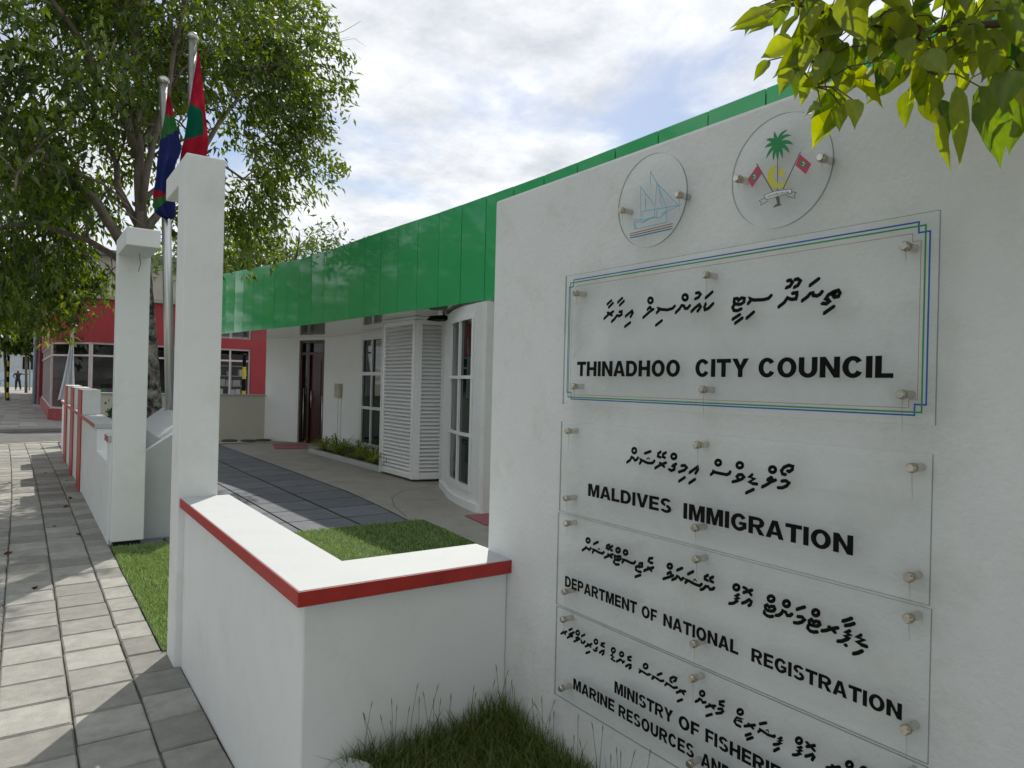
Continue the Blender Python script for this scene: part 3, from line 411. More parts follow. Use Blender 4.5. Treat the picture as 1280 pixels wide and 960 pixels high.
mb.add([(1.08,7.302,-.02),(1.40,7.302,-.02),(1.40,7.302,1.118),(1.08,7.302,.905),(1.15,9.4,-.02),(1.40,9.4,-.02),(1.40,9.4,1.118),(1.15,9.4,.92)],
       [(0,1,2,3),(5,4,7,6),(3,2,6,7),(1,5,6,2),(4,0,3,7),(4,5,1,0)])
mb.box(.861, 1.4, 9.4, 9.52, -.02, .8); mb.build('planter_wall', cap_white, pl, bevel=.004)
mb = MB(); mb.add([(.862,7.31,.62),(1.1,7.31,.62),(1.15,9.4,.62),(.862,9.4,.62)], [(0,1,2,3)]); mb.build('planter_soil', soil_m, pl)
cw = thing('cream_wall', 'low cream boundary wall behind the courtyard and flagpoles', 'wall', (3, 17.6, 0))
mb = MB(); mb.box(.86, 4.93, 17.5, 17.62, -.02, 1.08); mb.build('wall_body', cream, cw, bevel=.006)
mb = MB(); mb.box(.85, 4.93, 17.47, 17.65, 1.08, 1.115); mb.build('coping', cap_white, cw, bevel=.006)

# ------------------------------------------------------------------ council building
cb = thing('council_building', 'white single storey office behind a deep green panelled roof fascia', 'building', (5.5, 10, 0))
ZS = 2.496
WALL = [(4.88, 17.5), (5.40, 16.6), (5.72, 15.78), (5.78, 14.3), (5.78, 13.72), (5.75, 12.60), (5.72, 10.2), (5.30, 9.34)]
TH = .22
def wseg(mb, p, q, z0, z1, off=0., th=TH, mi=0):
    p, q = Vector((*p, 0)), Vector((*q, 0)); d = (q-p).normalized(); n = Vector((-d.y, d.x, 0))
    if n.x < 0: n = -n
    mb.hexa([tuple((p+n*off)[:2]), tuple((q+n*off)[:2]), tuple((q+n*(off+th))[:2]), tuple((p+n*(off+th))[:2])], z0, z1, mi)
mb = MB()
wseg(mb, WALL[0], WALL[1], -.02, ZS)
wseg(mb, WALL[1], WALL[2], 2.435, ZS)                       # lintel over the door
wseg(mb, WALL[2], WALL[3], -.02, ZS); wseg(mb, WALL[3], WALL[4], -.02, ZS)
wseg(mb, WALL[4], WALL[5], -.02, .16); wseg(mb, WALL[4], WALL[5], 2.42, ZS)
wseg(mb, WALL[5], WALL[6], -.02, ZS); wseg(mb, WALL[6], WALL[7], -.02, ZS)
wseg(mb, (5.30, 9.34), (5.30, 8.9), -.02, ZS)
mb.build('wall', mat('white_building_paint', (.92, .93, .91), .75, var=.03, vscale=2, bump=.1, bscale=140, spec=.25), cb)
mb = MB(); mb.box(5.6, 14, -6, 8.0, -.02, ZS-.005); mb.box(5.65, 5.9, 8.0, 8.9, -.02, ZS-.005); mb.box(6.6, 14, 8.0, 19.4, -.02, ZS-.005); mb.build('inner_wall', white, cb)
# door
def along(p, q, s, n=0.):
    p, q = Vector((*p, 0)), Vector((*q, 0)); d = (q-p).normalized(); nn = Vector((-d.y, d.x, 0))
    if nn.x < 0: nn = -nn
    return p+d*s+nn*n, d, nn
def panel(mb, p, q, s0, s1, z0, z1, n0, n1, mi=0):
    a, d, nn = along(p, q, s0); b, _, _ = along(p, q, s1)
    mb.hexa([tuple((a+nn*n0)[:2]), tuple((b+nn*n0)[:2]), tuple((b+nn*n1)[:2]), tuple((a+nn*n1)[:2])], z0, z1, mi)
A, B = WALL[1], WALL[2]; wd = (Vector(B)-Vector(A)).length
dr = MB(); panel(dr, A, B, .33, wd-.10, .03, 2.08, .09, .13)
for z0, z1 in ((.2, 1.0), (1.12, 1.95)): panel(dr, A, B, .42, wd-.19, z0, z1, .075, .092)
door = dr.build('door', door_m, cb, bevel=.004)
mb = MB()
for s0, s1 in ((0, .06), (.25, .33), (wd-.10, wd)): panel(mb, A, B, s0, s1, 0, 2.43, .04, .16)
panel(mb, A, B, .06, wd-.1, 2.085, 2.15, .042, .158); panel(mb, A, B, .06, wd-.1, 2.37, 2.43, .042, .158); mb.build('door_frame', door_m, door, bevel=.004)
mb = MB(); panel(mb, A, B, .06, .25, .05, 2.08, .10, .115); panel(mb, A, B, .06, wd-.1, 2.15, 2.37, .10, .115); mb.build('door_glass', glass_m, door)
mb = MB(); a, d, nn = along(A, B, .40, .05); mb.tube([a+Vector((0,0,.85)), a+Vector((0,0,1.25))], .014, 8); a2, _, _ = along(A, B, .40, .10)
mb.tube([a2+Vector((0,0,.9)), a+Vector((0,0,.9))], .009, 6); mb.tube([a2+Vector((0,0,1.2)), a+Vector((0,0,1.2))], .009, 6)
a, d, nn = along(A, B, .12, .06); mb.tube([a+Vector((0,0,.1)), a+Vector((0,0,1.3))], .012, 6)
a, d, nn = along(A, B, wd-.05, .02); mb.tube([a+Vector((0,0,.12)), a+Vector((0,0,1.15))], .02, 6); mb.build('handle', steel, door, smooth=True)
# window beside the louvre
A, B = WALL[4], WALL[5]; wl = (Vector(B)-Vector(A)).length
mb = MB(); panel(mb, A, B, 0, wl, .16, 2.42, .02, .035); win = mb.build('window', glass_m, cb)
mb = MB()
for s0, s1 in ((-.05, .07), (wl/2-.025, wl/2+.025), (wl-.07, wl+.05)): panel(mb, A, B, s0, s1, .10, 2.44, -.02, .018)
for z0, z1 in ((.08, .24), (.93, .99), (1.62, 1.69), (2.34, 2.45)): panel(mb, A, B, -.06, wl+.06, z0, z1, -.026, .016)
mb.build('window_frame', white_trim, win, bevel=.004)
# louvre screen
lvr = []
def louvre(p, q):
    p, q = Vector((*p, 0)), Vector((*q, 0)); d = (q-p).normalized(); n = Vector((-d.y, d.x, 0)); ln = (q-p).length
    if n.x < 0: n = -n
    if abs(d.x) > .9 and n.y < 0: n = -n
    mb = MB(); c = (p+q)/2
    for s in (.04, ln-.04):
        mb.obox(p+d*s+n*.03+Vector((0,0,1.24)), d*.04, n*.03, Vector((0,0,1.20)))
    for z in (.08, 2.41): mb.obox(c+n*.03+Vector((0,0,z)), d*(ln/2-.08), n*.028, Vector((0,0,.035)))
    fr = mb.build('louvre_frame', white_trim, cb, bevel=.004)
    mb = MB(); zz = .135
    while zz < 2.36:
        mb.obox(c+n*.032+Vector((0,0,zz)), d*(ln/2-.082), n*.028+Vector((0,0,.026)), (Vector((0,0,1))-n*1.0).normalized()*.004)
        zz += .058
    mb.build('louvre_slats', white_trim, fr)
louvre((4.81, 9.45), (4.81, 10.57)); louvre((4.84, 9.42), (5.29, 9.31))
mb = MB(); mb.box(4.80, 4.86, 10.575, 10.60, .02, 2.44); mb.hexa([(4.79, 9.40), (5.30, 9.28), (5.75, 10.2), (5.75, 10.6), (4.79, 10.6)], 2.447, ZS-.003); mb.hexa([(5.0, 9.6), (5.3, 9.55), (5.6, 10.4), (5.0, 10.4)], 0, 2.44); mb.build('louvre_backing', white, cb)
# curved bay
bay = [(5.298, 9.22), (5.02, 8.92), (4.80, 8.40), (4.62, 7.98), (4.50, 7.60), (4.42, 7.25), (4.365, 6.87)]
def curve(pts, n):
    out = []
    for i in range(len(pts)-1):
        p0, p1, p2, p3 = pts[max(i-1, 0)], pts[i], pts[i+1], pts[min(i+2, len(pts)-1)]
        for k in range(n):
            t = k/n
            out.append(tuple(.5*((2*p1[j])+(-p0[j]+p2[j])*t+(2*p0[j]-5*p1[j]+4*p2[j]-p3[j])*t*t+(-p0[j]+3*p1[j]-3*p2[j]+p3[j])*t**3) for j in (0, 1)))
    return out+[tuple(pts[-1])]
bc = curve(bay, 4); ln = [0]
for p, q in zip(bc, bc[1:]): ln.append(ln[-1]+math.dist(p, q))
def bat(s):
    for i in range(len(ln)-1):
        if s <= ln[i+1] or i == len(ln)-2:
            t = (s-ln[i])/(ln[i+1]-ln[i]); return (bc[i][0]+(bc[i+1][0]-bc[i][0])*t, bc[i][1]+(bc[i+1][1]-bc[i][1])*t)
def bstrip(mb, s0, s1, z0, z1, off, th, n=6):
    for k in range(n): wseg(mb, bat(s0+(s1-s0)*k/n), bat(s0+(s1-s0)*(k+1)/n), z0, z1, off, th)
TL = ln[-1]; w0, w1 = TL-1.30, TL-.22
mb = MB(); bstrip(mb, 0, w0, -.02, 2.46, 0, .15, 8); bstrip(mb, w1, TL, -.02, 2.46, 0, .15, 2); bstrip(mb, w0, w1, -.02, .22, 0, .15); bstrip(mb, w0, w1, 2.34, 2.46, 0, .15)
bstrip(mb, 0, TL, 2.46, ZS-.003, .10, .05, 12)
mb.hexa([(4.365, 6.87), (4.372, 6.79), (5.6, 6.74), (5.6, 6.87)], -.02, 2.458); mb.build('bay_wall', white, cb)
mb = MB(); bstrip(mb, .2, TL, -.01, .10, -.03, .03, 12); mb.build('bay_plinth', white_trim, cb)
mb = MB(); bstrip(mb, w0, w1, .22, 2.34, .02, .01, 8); bw = mb.build('window', glass_m, cb)
mb = MB(); wm = w0+.54
for s in (w0, wm, w1-.06): bstrip(mb, s, s+.05, .22, 2.34, -.012, .03, 2)
for z0, z1 in ((.21, .28), (.86, .90), (1.56, 1.60), (2.28, 2.35)): bstrip(mb, w0, w1, z0, z1, -.016, .032)
mb.build('window_frame', white_trim, bw)
# fascia of separate panels, soffit, roof
FA = [(3.70, 20.3), (4.022, 18.094), (4.195, 16.55), (4.353, 15.22), (4.50, 14.1), (4.60, 13.0), (4.645, 11.86), (4.68, 10.87), (4.72, 10.06), (4.762, 9.337), (4.803, 8.68), (4.825, 8.065), (4.842, 7.463), (4.88, 6), (4.9, 3.5), (4.92, 0), (4.94, -5)]
FS = .92; FA = [(x*FS, y*FS) for x, y in FA]; ZF = 1.5+1.08*FS
fc = curve(FA, 8); fl = [0]
for p, q in zip(fc, fc[1:]): fl.append(fl[-1]+math.dist(p, q))
def fat(s):
    i = min(max(int(np.searchsorted(fl, s))-1, 0), len(fl)-2); t = (s-fl[i])/(fl[i+1]-fl[i])
    return Vector((fc[i][0]+(fc[i+1][0]-fc[i][0])*t, fc[i][1]+(fc[i+1][1]-fc[i][1])*t, 0))
def ztop(y): return 1.5+(2.41+.035*max(0, y/FS-14)+.045*min(1, max(0, (6-y)/3)))*FS
mb = MB(); s = .0; pw = .535
while s+pw < fl[-1]:
    p, q = fat(s+.006), fat(s+pw-.006); d = (q-p).normalized(); n = Vector((d.y, -d.x, 0))
    if n.x > 0: n = -n
    ta, tb = rng.uniform(-.004, .004), rng.uniform(-.003, .003)
    za = ztop(p.y); zb = ztop(q.y)
    f = [p+n*(.012+ta*.6)+Vector((0,0,ZF-.006)), q+n*(.012-ta*.6)+Vector((0,0,ZF-.006)), q+n*(.012-ta*.6+tb*.6)+Vector((0,0,zb)), p+n*(.012+ta*.6+tb*.6)+Vector((0,0,za))]
    bk = [v-n*.03 for v in f]
    mb.add(f+bk, [(0,3,2,1),(4,5,6,7),(0,1,5,4),(1,2,6,5),(2,3,7,6),(3,0,4,7)])
    s += pw
mb.build('fascia', green_panel, cb)
mb = MB()
for i in range(0, len(fc)-1, 2):
    p, q = fc[i], fc[min(i+2, len(fc)-1)]
    wseg(mb, p, q, ZF+.01, min(ztop(p[1]), ztop(q[1]))-.04, -.005, .12)
mb.build('fascia_backing', dark_gap, cb)
mb = MB(); poly = [(x+.02, y) for x, y in fc[::2]]+[(14, -5), (14, 18.6)]; mb.hexa(poly, ZF+.004, ZF+.05); mb.build('soffit', soffit_m, cb)
mb = MB(); poly = [(x+.13, y) for x, y in fc[::2]]+[(14, -5), (14, 18.6)]; mb.hexa(poly, 3.3, 3.5); mb.build('roof', conc_m, cb)
# floodlight under the soffit
fo = thing('floodlight', 'black floodlight fixed under the glossy soffit above the louvre screen', 'lamp', (4.88, 8.75, 2.5))
mb = MB(); mb.obox((4.87, 8.75, 2.41), (.12, .03, 0), (-.04, .16, 0), (.02, 0, .022)); mb.build('housing', black_m, fo, bevel=.008)
mb = MB()
for k in range(7): mb.obox((4.87+(k-3)*.03, 8.75, 2.44), (.004, 0, 0), (-.03, .13, 0), (0, 0, .015))
mb.build('cooling_fins', black_m, fo)
mb = MB(); mb.obox((4.87, 8.75, 2.473), (.02, 0, 0), (0, .06, 0), (0, 0, .022)); mb.build('bracket', steel, fo)
# meter box on the wall
ib = thing('meter_box', 'small beige box on the white wall between the maroon door and the window', 'box', (5.75, 15, 1.3))
A, B = WALL[2], WALL[3]
mb = MB(); panel(mb, A, B, .78, 1.05, 1.12, 1.43, -.075, -.002); mb.build('housing', mat('beige_plastic', (.5, .46, .34), .5, var=.05), ib, bevel=.012)
mb = MB(); panel(mb, A, B, .80, 1.03, 1.30, 1.41, -.082, -.074); mb.build('cover', mat('beige_plastic_dark', (.4, .37, .28), .4), ib, bevel=.003)
mb = MB()
for s_ in (.86, 1.02):
    a, d, nn = along(A, B, s_, -.012); mb.tube([a+Vector((0,0,1.13)), a+Vector((0,0,.2))], .008, 6)
mb.build('conduit', white_trim, ib)
# door mats, stepping stones
dm = MB(); dm.hexa([(4.44, 15.1), (5.1, 14.95), (5.45, 16.0), (4.72, 16.25)], .006, .018); tag(dm.build('door_mat', pink_mat, bevel=.004), 'faded pink mat in front of the maroon door', 'mat')
dm = MB(); dm.hexa([(4.04, 6.2), (4.9, 6.1), (4.9, 6.7), (4.12, 6.76)], .006, .018); tag(dm.build('door_mat', pink_mat, bevel=.004), 'pink mat beside the end of the curved window bay', 'mat')
stone_m = mat('dark_step_stone', (.09, .085, .075), .9, var=.3, vscale=12, bump=.5)
for i, (x, y, lab) in enumerate(((3.55, 17.05, 'round dark stepping stone nearest the tall gate pillar, by the cream wall'), (4.02, 17.28, 'round dark stepping stone second from the gate pillar, lying in pale gravel'), (4.42, 17.12, 'round dark stepping stone in pale gravel, second from the white building corner'), (4.78, 17.2, 'round dark stepping stone nearest the white building corner'))):
    mb = MB(); mb.lathe((0, 0, 0), [(.16, 0), (.19, .015), (.185, .03), (.16, .038)], 18); o = tag(mb.build('stepping_stone', stone_m), lab, 'stepping stone', 'stepping stones by the cream wall'); o.location = (x, y, .008); o.rotation_euler.z = i*1.3; o.scale = (1, .85+.1*(i % 2), 1)
# narrow planting bed
kb = thing('planting_bed', 'narrow white kerbed bed under the window holding grassy plants', 'planter', (5.2, 12.5, 0))
mb = MB(); mb.box(4.86, 4.95, 10.62, 14.2, 0, .09); mb.hexa([(4.95, 14.12), (5.77, 14.12), (5.77, 14.2), (4.95, 14.2)], 0, .088); mb.build('edging', cap_white, kb, bevel=.012)
mb = MB(); mb.add([(4.95, 10.62, .05), (5.8, 10.62, .05), (5.8, 14.12, .05), (4.95, 14.12, .05)], [(0,1,2,3)]); mb.build('bed_soil', soil_m, kb)
def strappy(loc, label, k, s=1.):
    V, F, T = [], [], []
    for i in range(46):
        an = nrng.uniform(0, 2*np.pi); le = nrng.uniform(.28, .5)*s; up = nrng.uniform(.45, 1.25); wdt = nrng.uniform(.012, .022)*s; t = nrng.uniform(0, 1)
        d = np.array([math.cos(an), math.sin(an), 0]); sd = np.array([-d[1], d[0], 0]); o = len(V); m_ = 6
        for q in range(m_):
            u = q/(m_-1); p = d*le*u*(.75+.25*u)+np.array([0, 0, le*(up*u-.75*up*u*u*u)]); ww = wdt*(1-u**2)*.5+.0008
            V += [p-sd*ww, p+sd*ww]; T += [t, t]
        F += [(o+2*q, o+2*q+1, o+2*q+3, o+2*q+2) for q in range(m_-1)]
    o = np_mesh('strappy_plant', V, F, strap_m, None, T); o.location = loc
    return tag(o, label, 'plant', 'strappy plants in the bed under the window')
pos = ['at the end of the bed nearest the maroon door', 'second from the maroon door', 'third from the maroon door', 'below the meter box side of the window', 'under the left pane of the window', 'under the middle of the window', 'under the right pane of the window', 'in front of the wall left of the louvre screen', 'nearest the white louvre screen']
for i in range(9): strappy((5.08+.25*(i % 2)+rng.uniform(-.05, .05), 13.95-i*.4, .05), 'spiky grassy plant in the bed, '+pos[i], i, rng.uniform(1.25, 1.7))

# ------------------------------------------------------------------ name boards
PX = 1.4185        # front face of the boards
def plate(parent, y0, y1, z0, z1):
    mb = MB(); x0, x1 = PX, PX+.006
    mb.add([(x0,y0,z0),(x0,y1,z0),(x0,y1,z1),(x0,y0,z1),(x1,y0,z0),(x1,y1,z0),(x1,y1,z1),(x1,y0,z1)], [(0,3,2,1),(4,5,6,7)], 0)
    mb.add([(x0,y0,z0),(x0,y1,z0),(x0,y1,z1),(x0,y0,z1),(x1,y0,z0),(x1,y1,z0),(x1,y1,z1),(x1,y0,z1)], [(0,1,5,4),(1,2,6,5),(2,3,7,6),(3,0,4,7)], 1)
    return mb.build('acrylic_plate', [acr, acr_edge], parent)
def disc(parent, y, z, r):
    mb = MB(); n = 64; x0, x1 = PX, PX+.006
    ring = [(y+r*math.cos(2*math.pi*k/n), z+r*math.sin(2*math.pi*k/n)) for k in range(n)]
    mb.add([(x0,*p) for p in ring], [tuple(range(n))[::-1]], 0); mb.add([(x1,*p) for p in ring], [tuple(range(n))], 0)
    mb.add([(x0,*p) for p in ring]+[(x1,*p) for p in ring], [(k, (k+1) % n, n+(k+1) % n, n+k) for k in range(n)], 1)
    return mb.build('acrylic_plate', [acr, acr_edge], parent)
def pin(parent, y, z, drip=0.):
    mb = MB(); mb.lathe((0, y, z), [(.0085, 1.4528), (.0085, PX+.007), (.0078, PX+.0068), (.0078, PX-.0005), (.0095, PX-.001), (.0095, PX-.010), (.0075, PX-.013)], 16, 0, 0)
    p = mb.build('standoff_pin', pin_m, parent)
    mb = MB(); mb.lathe((0, y, z), [(.0101, PX-.0008), (.0101, PX-.0022)], 16, 0, 0)
    if drip:
        mb.build('rust_collar', rust_m, p); mb = MB(); drip *= 1.25
        w = .0019; x = PX-.0006; n = 6; vs = []
        for k in range(n+1): vs += [(x, y-w*(1-k/n*.8)+.0006*math.sin(k), z-.008-drip*k/n), (x, y+w*(1-k/n*.8)+.0006*math.sin(k), z-.008-drip*k/n)]
        mb.add(vs, [(2*k, 2*k+1, 2*k+3, 2*k+2) for k in range(n)])
    mb.build('rust_stain' if drip else 'rust_collar', stain_m if drip else rust_m, p)
def ribbon(mb, pts, w, x, mi=0, closed=False):
    """mitred flat strip with round ends in the board plane"""
    P = [Vector((p[0], p[1])) for p in pts]; P = [p for i, p in enumerate(P) if i == 0 or (p-P[i-1]).length > 1e-6]; n = len(P)
    if n < 2: return
    Lf, Rt = [], []
    for i in range(n):
        d0 = (P[i]-P[i-1]).normalized() if i else None; d1 = (P[i+1]-P[i]).normalized() if i < n-1 else None
        d = ((d0 or d1)+(d1 or d0)); d = d.normalized() if d.length > .2 else (d1 or d0)
        q = Vector((-d.y, d.x)); c = abs(q.dot(Vector((-(d1 or d0).y, (d1 or d0).x)))); k = w/max(c, .6)
        Lf.append(P[i]+q*k); Rt.append(P[i]-q*k)
    d = (P[-1]-P[-2]).normalized(); q = Vector((-d.y, d.x)); e1 = [P[-1]+d*w*.8+q*w*.55, P[-1]+d*w*.8-q*w*.55]
    d = (P[0]-P[1]).normalized(); q = Vector((-d.y, d.x)); e0 = [P[0]+d*w*.8+q*w*.55, P[0]+d*w*.8-q*w*.55]
    vs = []
    for l_, r_ in zip(Lf, Rt): vs += [(x, *l_), (x, *r_)]
    o = 2*n; vs += [(x, *e1[0]), (x, *e1[1]), (x, *e0[0]), (x, *e0[1])]
    fs = [(2*k, 2*k+1, 2*k+3, 2*k+2) for k in range(n-1)]+[(2*n-2, 2*n-1, o+1, o), (1, 0, o+2, o+3)]
    mb.add(vs, fs, mi)
def strokes(name, data, w, m, parent, gap=.013):
    items = sorted((max(p[0] for p in pts), min(p[0] for p in pts), i, t, pts) for i, (t, pts) in enumerate(data)); items.reverse()
    mb = MB(); lo = None                                    # one mesh per word: words are parted by a gap along the wall
    for hi, l_, i, t, pts in items:
        if lo is not None and lo/1e4-hi/1e4 > gap: mb.build(name, m, parent); mb = MB(); lo = None
        lo = l_ if lo is None else min(lo, l_)
        ribbon(mb, [(p[0]/1e4, p[1]/1e4) for p in pts], w if t == 's' else w*.4, PX-.0004-i*.00002)
    return mb.build(name, m, parent)
def glyph(ch):
    """heavy block capital, cap height 1: (width, polygons)"""
    s, h = .305, .215; P = []
    bar = lambda x0, y0, x1, y1: P.append([(x0, y0), (x1, y0), (x1, y1), (x0, y1)])
    def arc(cx, cy, rx, ry, ix, iy, a0, a1, n=22):
        t = [math.radians(a0+(a1-a0)*k/n) for k in range(n+1)]
        P.append([(cx+rx*math.cos(q), cy+ry*math.sin(q)) for q in t]+[(cx+ix*math.cos(q), cy+iy*math.sin(q)) for q in reversed(t)])
    w = {'A': 1.10, 'C': 1.0, 'D': 1.0, 'E': .86, 'F': .82, 'G': 1.05, 'H': 1.0, 'I': s, 'L': .82, 'M': 1.2, 'N': 1.02, 'O': 1.08, 'P': .94, 'R': 1.02, 'S': .94, 'T': .96, 'U': 1.0, 'V': 1.08, 'Y': 1.08}[ch]
    o = s*1.04
    if ch in 'DEFHIKLMNPR': bar(0, 0, s, 1)
    if ch == 'A': P.append([(0, 0), (o, 0), (w/2+.02, .78), (w/2+.17, 1), (w/2-.17, 1)]); P.append([(w, 0), (w/2+.17, 1), (w/2, 1), (w/2-.02, .78), (w-o, 0)]); bar(.26, .19, w-.26, .37)
    if ch == 'C' or ch == 'G': arc(w*.51, .5, w*.51, .515, w*.51-s, .515-h, 34, 330 if ch == 'C' else 316, 30)
    if ch == 'G': bar(w*.52, .36, w-.01, .54); P.append([(w-s*.95, .12), (w-.01, .16), (w-.01, .37), (w-s*.95, .37)])
    if ch == 'D': bar(s-.01, 1-h, w*.48, 1); bar(s-.01, 0, w*.48, h); arc(w*.46, .5, w*.54, .5, w*.54-s, .5-h, -90, 90)
    if ch in 'EF': bar(s-.01, 1-h, w, 1); bar(s-.01, .41 if ch == 'E' else .38, w*.93, .60 if ch == 'E' else .57)
    if ch in 'EL': bar(s-.01, 0, w, h)
    if ch == 'H': bar(w-s, 0, w, 1); bar(s-.01, .40, w-s+.01, .61)
    if ch == 'M': bar(w-s, 0, w, 1); P.append([(s-.03, 1), (s+.10, 1), (w/2+.13, 0), (w/2-.13, 0), (s-.03, .72)]); P.append([(w-s+.03, 1), (w-s+.03, .72), (w/2+.13, 0), (w/2-.13, 0), (w-s-.10, 1)])
    if ch == 'N': bar(w-s, 0, w, 1); P.append([(0.02, 1), (s*.98, 1), (w-.02, 0), (w-s*.98, 0)])
    if ch == 'O': arc(w/2, .5, w/2, .515, w/2-s, .515-h, 0, 360, 36)
    if ch in 'PR':
        bar(s-.01, 1-h*.92, w*.58, 1); bar(s-.01, .38, w*.58, .38+h*.9); arc(w*.56, .69, w*.42, .31, w*.42-s*.98, .31-h*.9, -90, 90)
    if ch == 'R': P.append([(w*.40, .42), (w*.70, .42), (w+.03, 0), (w-s*1.08, 0)])
    if ch == 'S': arc(w*.50, .725, w*.475, .290, w*.475-s*.94, .290-h*.93, 22, 262); arc(w*.50, .285, w*.50, .300, w*.50-s*.94, .300-h*.95, -162, 84)
    if ch == 'T': bar(0, 1-h*1.05, w, 1); bar(w/2-s/2, 0, w/2+s/2, 1-h)
    if ch == 'U': bar(0, .40, s, 1); bar(w-s, .40, w, 1); arc(w/2, .41, w/2, .425, w/2-s, .425-h, 180, 360)
    if ch == 'V': P.append([(0, 1), (o*1.02, 1), (w/2+.03, .24), (w/2+.16, 0), (w/2-.16, 0)]); P.append([(w, 1), (w/2+.16, 0), (w/2-.03, .0), (w/2-.03, .24), (w-o*1.02, 1)])
    if ch == 'Y': P.append([(0, 1), (o*1.1, 1), (w/2+.04, .58), (w/2+s/2, .40), (w/2-s/2, .40)]); P.append([(w, 1), (w/2+s/2, .40), (w/2-.06, .42), (w/2-.04, .58), (w-o*1.1, 1)]); bar(w/2-s/2, 0, w/2+s/2, .42)
    return w, P
def word(text, y0, y1, z0, z1, parent):
    """black block capitals cut from thin vinyl, set between y0 (left) and y1 (right)"""
    x = 0; polys = []
    for i, ch in enumerate(text):
        w, P = glyph(ch); x += 0 if i == 0 else (.075 if ch in 'ATVY' or text[i-1] in 'ATVYLF' else .115)
        polys += [[(x+px, pz) for px, pz in p] for p in P]; x += w
    mb = MB()
    for i, p in enumerate(polys):
        xx = PX-.0006-(i % 5)*.00002
        mb.add([(xx, y0+(y1-y0)*u/x, z0+(z1-z0)*v) for u, v in p], [tuple(range(len(p)))])
    return mb.build('lettering', black_m, parent)

sa = thing('name_board', 'large clear board with a blue and green stepped border reading THINADHOO CITY COUNCIL', 'sign', (PX, 1.185, 1.64), 'clear name boards on the sign wall')
plate(sa, .627, 1.743, 1.442, 1.852)
for y in (1.685, 1.177, .687): pin(sa, y, 1.791, .05 if y == 1.177 else .02); pin(sa, y, 1.500, .055)
def border(y0, y1, z0, z1, st, w, col, name, dxx):
    pts = [(y1-st, z1), (y0+st, z1), (y0+st, z1-st), (y0, z1-st), (y0, z0+st), (y0+st, z0+st), (y0+st, z0), (y1-st, z0), (y1-st, z0+st), (y1, z0+st), (y1, z1-st), (y1-st, z1-st), (y1-st, z1)]
    mb = MB(); ribbon(mb, pts, w, PX-.0004-dxx); return mb.build('border_line', mat(name, col, .4), sa)
border(.643, 1.722, 1.460, 1.835, .021, .0017, (.010, .09, .36), 'border_blue', .0)
border(.651, 1.716, 1.466, 1.827, .0001, .0017, (.02, .26, .08), 'border_green', .00005)
border(.659, 1.706, 1.474, 1.814, .016, .0007, (.45, .24, .12), 'border_orange', .0001)
strokes('script_lettering', L1, .0043, black_m, sa)
word('THINADHOO', 1.675, 1.257, 1.532, 1.577, sa); word('CITY', 1.206, 1.044, 1.532, 1.577, sa); word('COUNCIL', 1.0175, .7056, 1.532, 1.577, sa)
sb = thing('name_board', 'clear name board reading MALDIVES IMMIGRATION below the bordered board', 'sign', (PX, 1.19, 1.24), 'clear name boards on the sign wall')
plate(sb, .630, 1.748, 1.100, 1.387)
for y in (1.708, 1.191, .665): pin(sb, y, 1.358, .045); pin(sb, y, 1.146, .03)
strokes('script_lettering', L2, .0041, black_m, sb)
word('MALDIVES', 1.609, 1.275, 1.168, 1.206, sb); word('IMMIGRATION', 1.234, .779, 1.163, 1.204, sb)
sc_ = thing('name_board', 'clear name board reading DEPARTMENT OF NATIONAL REGISTRATION', 'sign', (PX, 1.19, .94), 'clear name boards on the sign wall')
plate(sc_, .626, 1.752, .800, 1.094)
for y in (1.704, 1.186, .664): pin(sc_, y, 1.067, .03); pin(sc_, y, .852, .04)
strokes('script_lettering', L3, .0041, black_m, sc_)
word('DEPARTMENT', 1.708, 1.392, .868, .902, sc_); word('OF', 1.374, 1.317, .867, .900, sc_); word('NATIONAL', 1.294, 1.054, .866, .899, sc_); word('REGISTRATION', 1.018, .674, .864, .896, sc_)
sd_ = thing('name_board', 'lowest clear name board reading MINISTRY OF FISHERIES MARINE RESOURCES AND AGRICULTURE', 'sign', (PX, 1.19, .65), 'clear name boards on the sign wall')
plate(sd_, .626, 1.750, .512, .794)
for y in (1.708, 1.188, .664): pin(sd_, y, .763, .06); pin(sd_, y, .546, .03)
strokes('script_lettering', L4, .0036, black_m, sd_)
word('MINISTRY', 1.474, 1.252, .620, .654, sd_); word('OF', 1.233, 1.165, .620, .654, sd_); word('FISHERIES', 1.146, .90, .620, .654, sd_)
word('MARINE', 1.656, 1.472, .563, .597, sd_); word('RESOURCES', 1.455, 1.18, .560, .594, sd_); word('AND', 1.158, 1.066, .555, .590, sd_); word('AGRICULTURE', 1.045, .70, .552, .587, sd_)
# round emblem boards
e1 = thing('emblem_board', 'round clear board with a pale blue outline of a sailing boat', 'sign', (PX, 1.38, 2.02), 'round emblem boards on the sign wall')
disc(e1, 1.379, 2.021, .129); pin(e1, 1.488, 2.014, .03); pin(e1, 1.273, 2.014, .03)
strokes('boat_emblem', SHIP, .0011, mat('pale_blue_vinyl', (.16, .42, .58), .5), e1, 1)
for nme, c in (('red', (.45, .06, .06)), ('green', (.03, .16, .07)), ('blue', (.02, .09, .22))):
    mb = MB(); ribbon(mb, [(p[0]/1e4, p[1]/1e4) for p in SHIPLINES[nme]], .0014, PX-.0004); mb.build('boat_stripe', mat('stripe_'+nme, c, .5), e1)
e2 = thing('emblem_board', 'round clear board with a palm tree, yellow crescent and two red flags', 'sign', (PX, .975, 2.008), 'round emblem boards on the sign wall')
disc(e2, .976, 2.008, .131); pin(e2, 1.086, 2.014, .012); pin(e2, .868, 2.010, .012)
def poly(name, pts, m, x): mb = MB(); mb.add([(x, p[0]/1e4, p[1]/1e4) for p in pts], [tuple(range(len(pts)))]); return mb.build(name, m, e2)
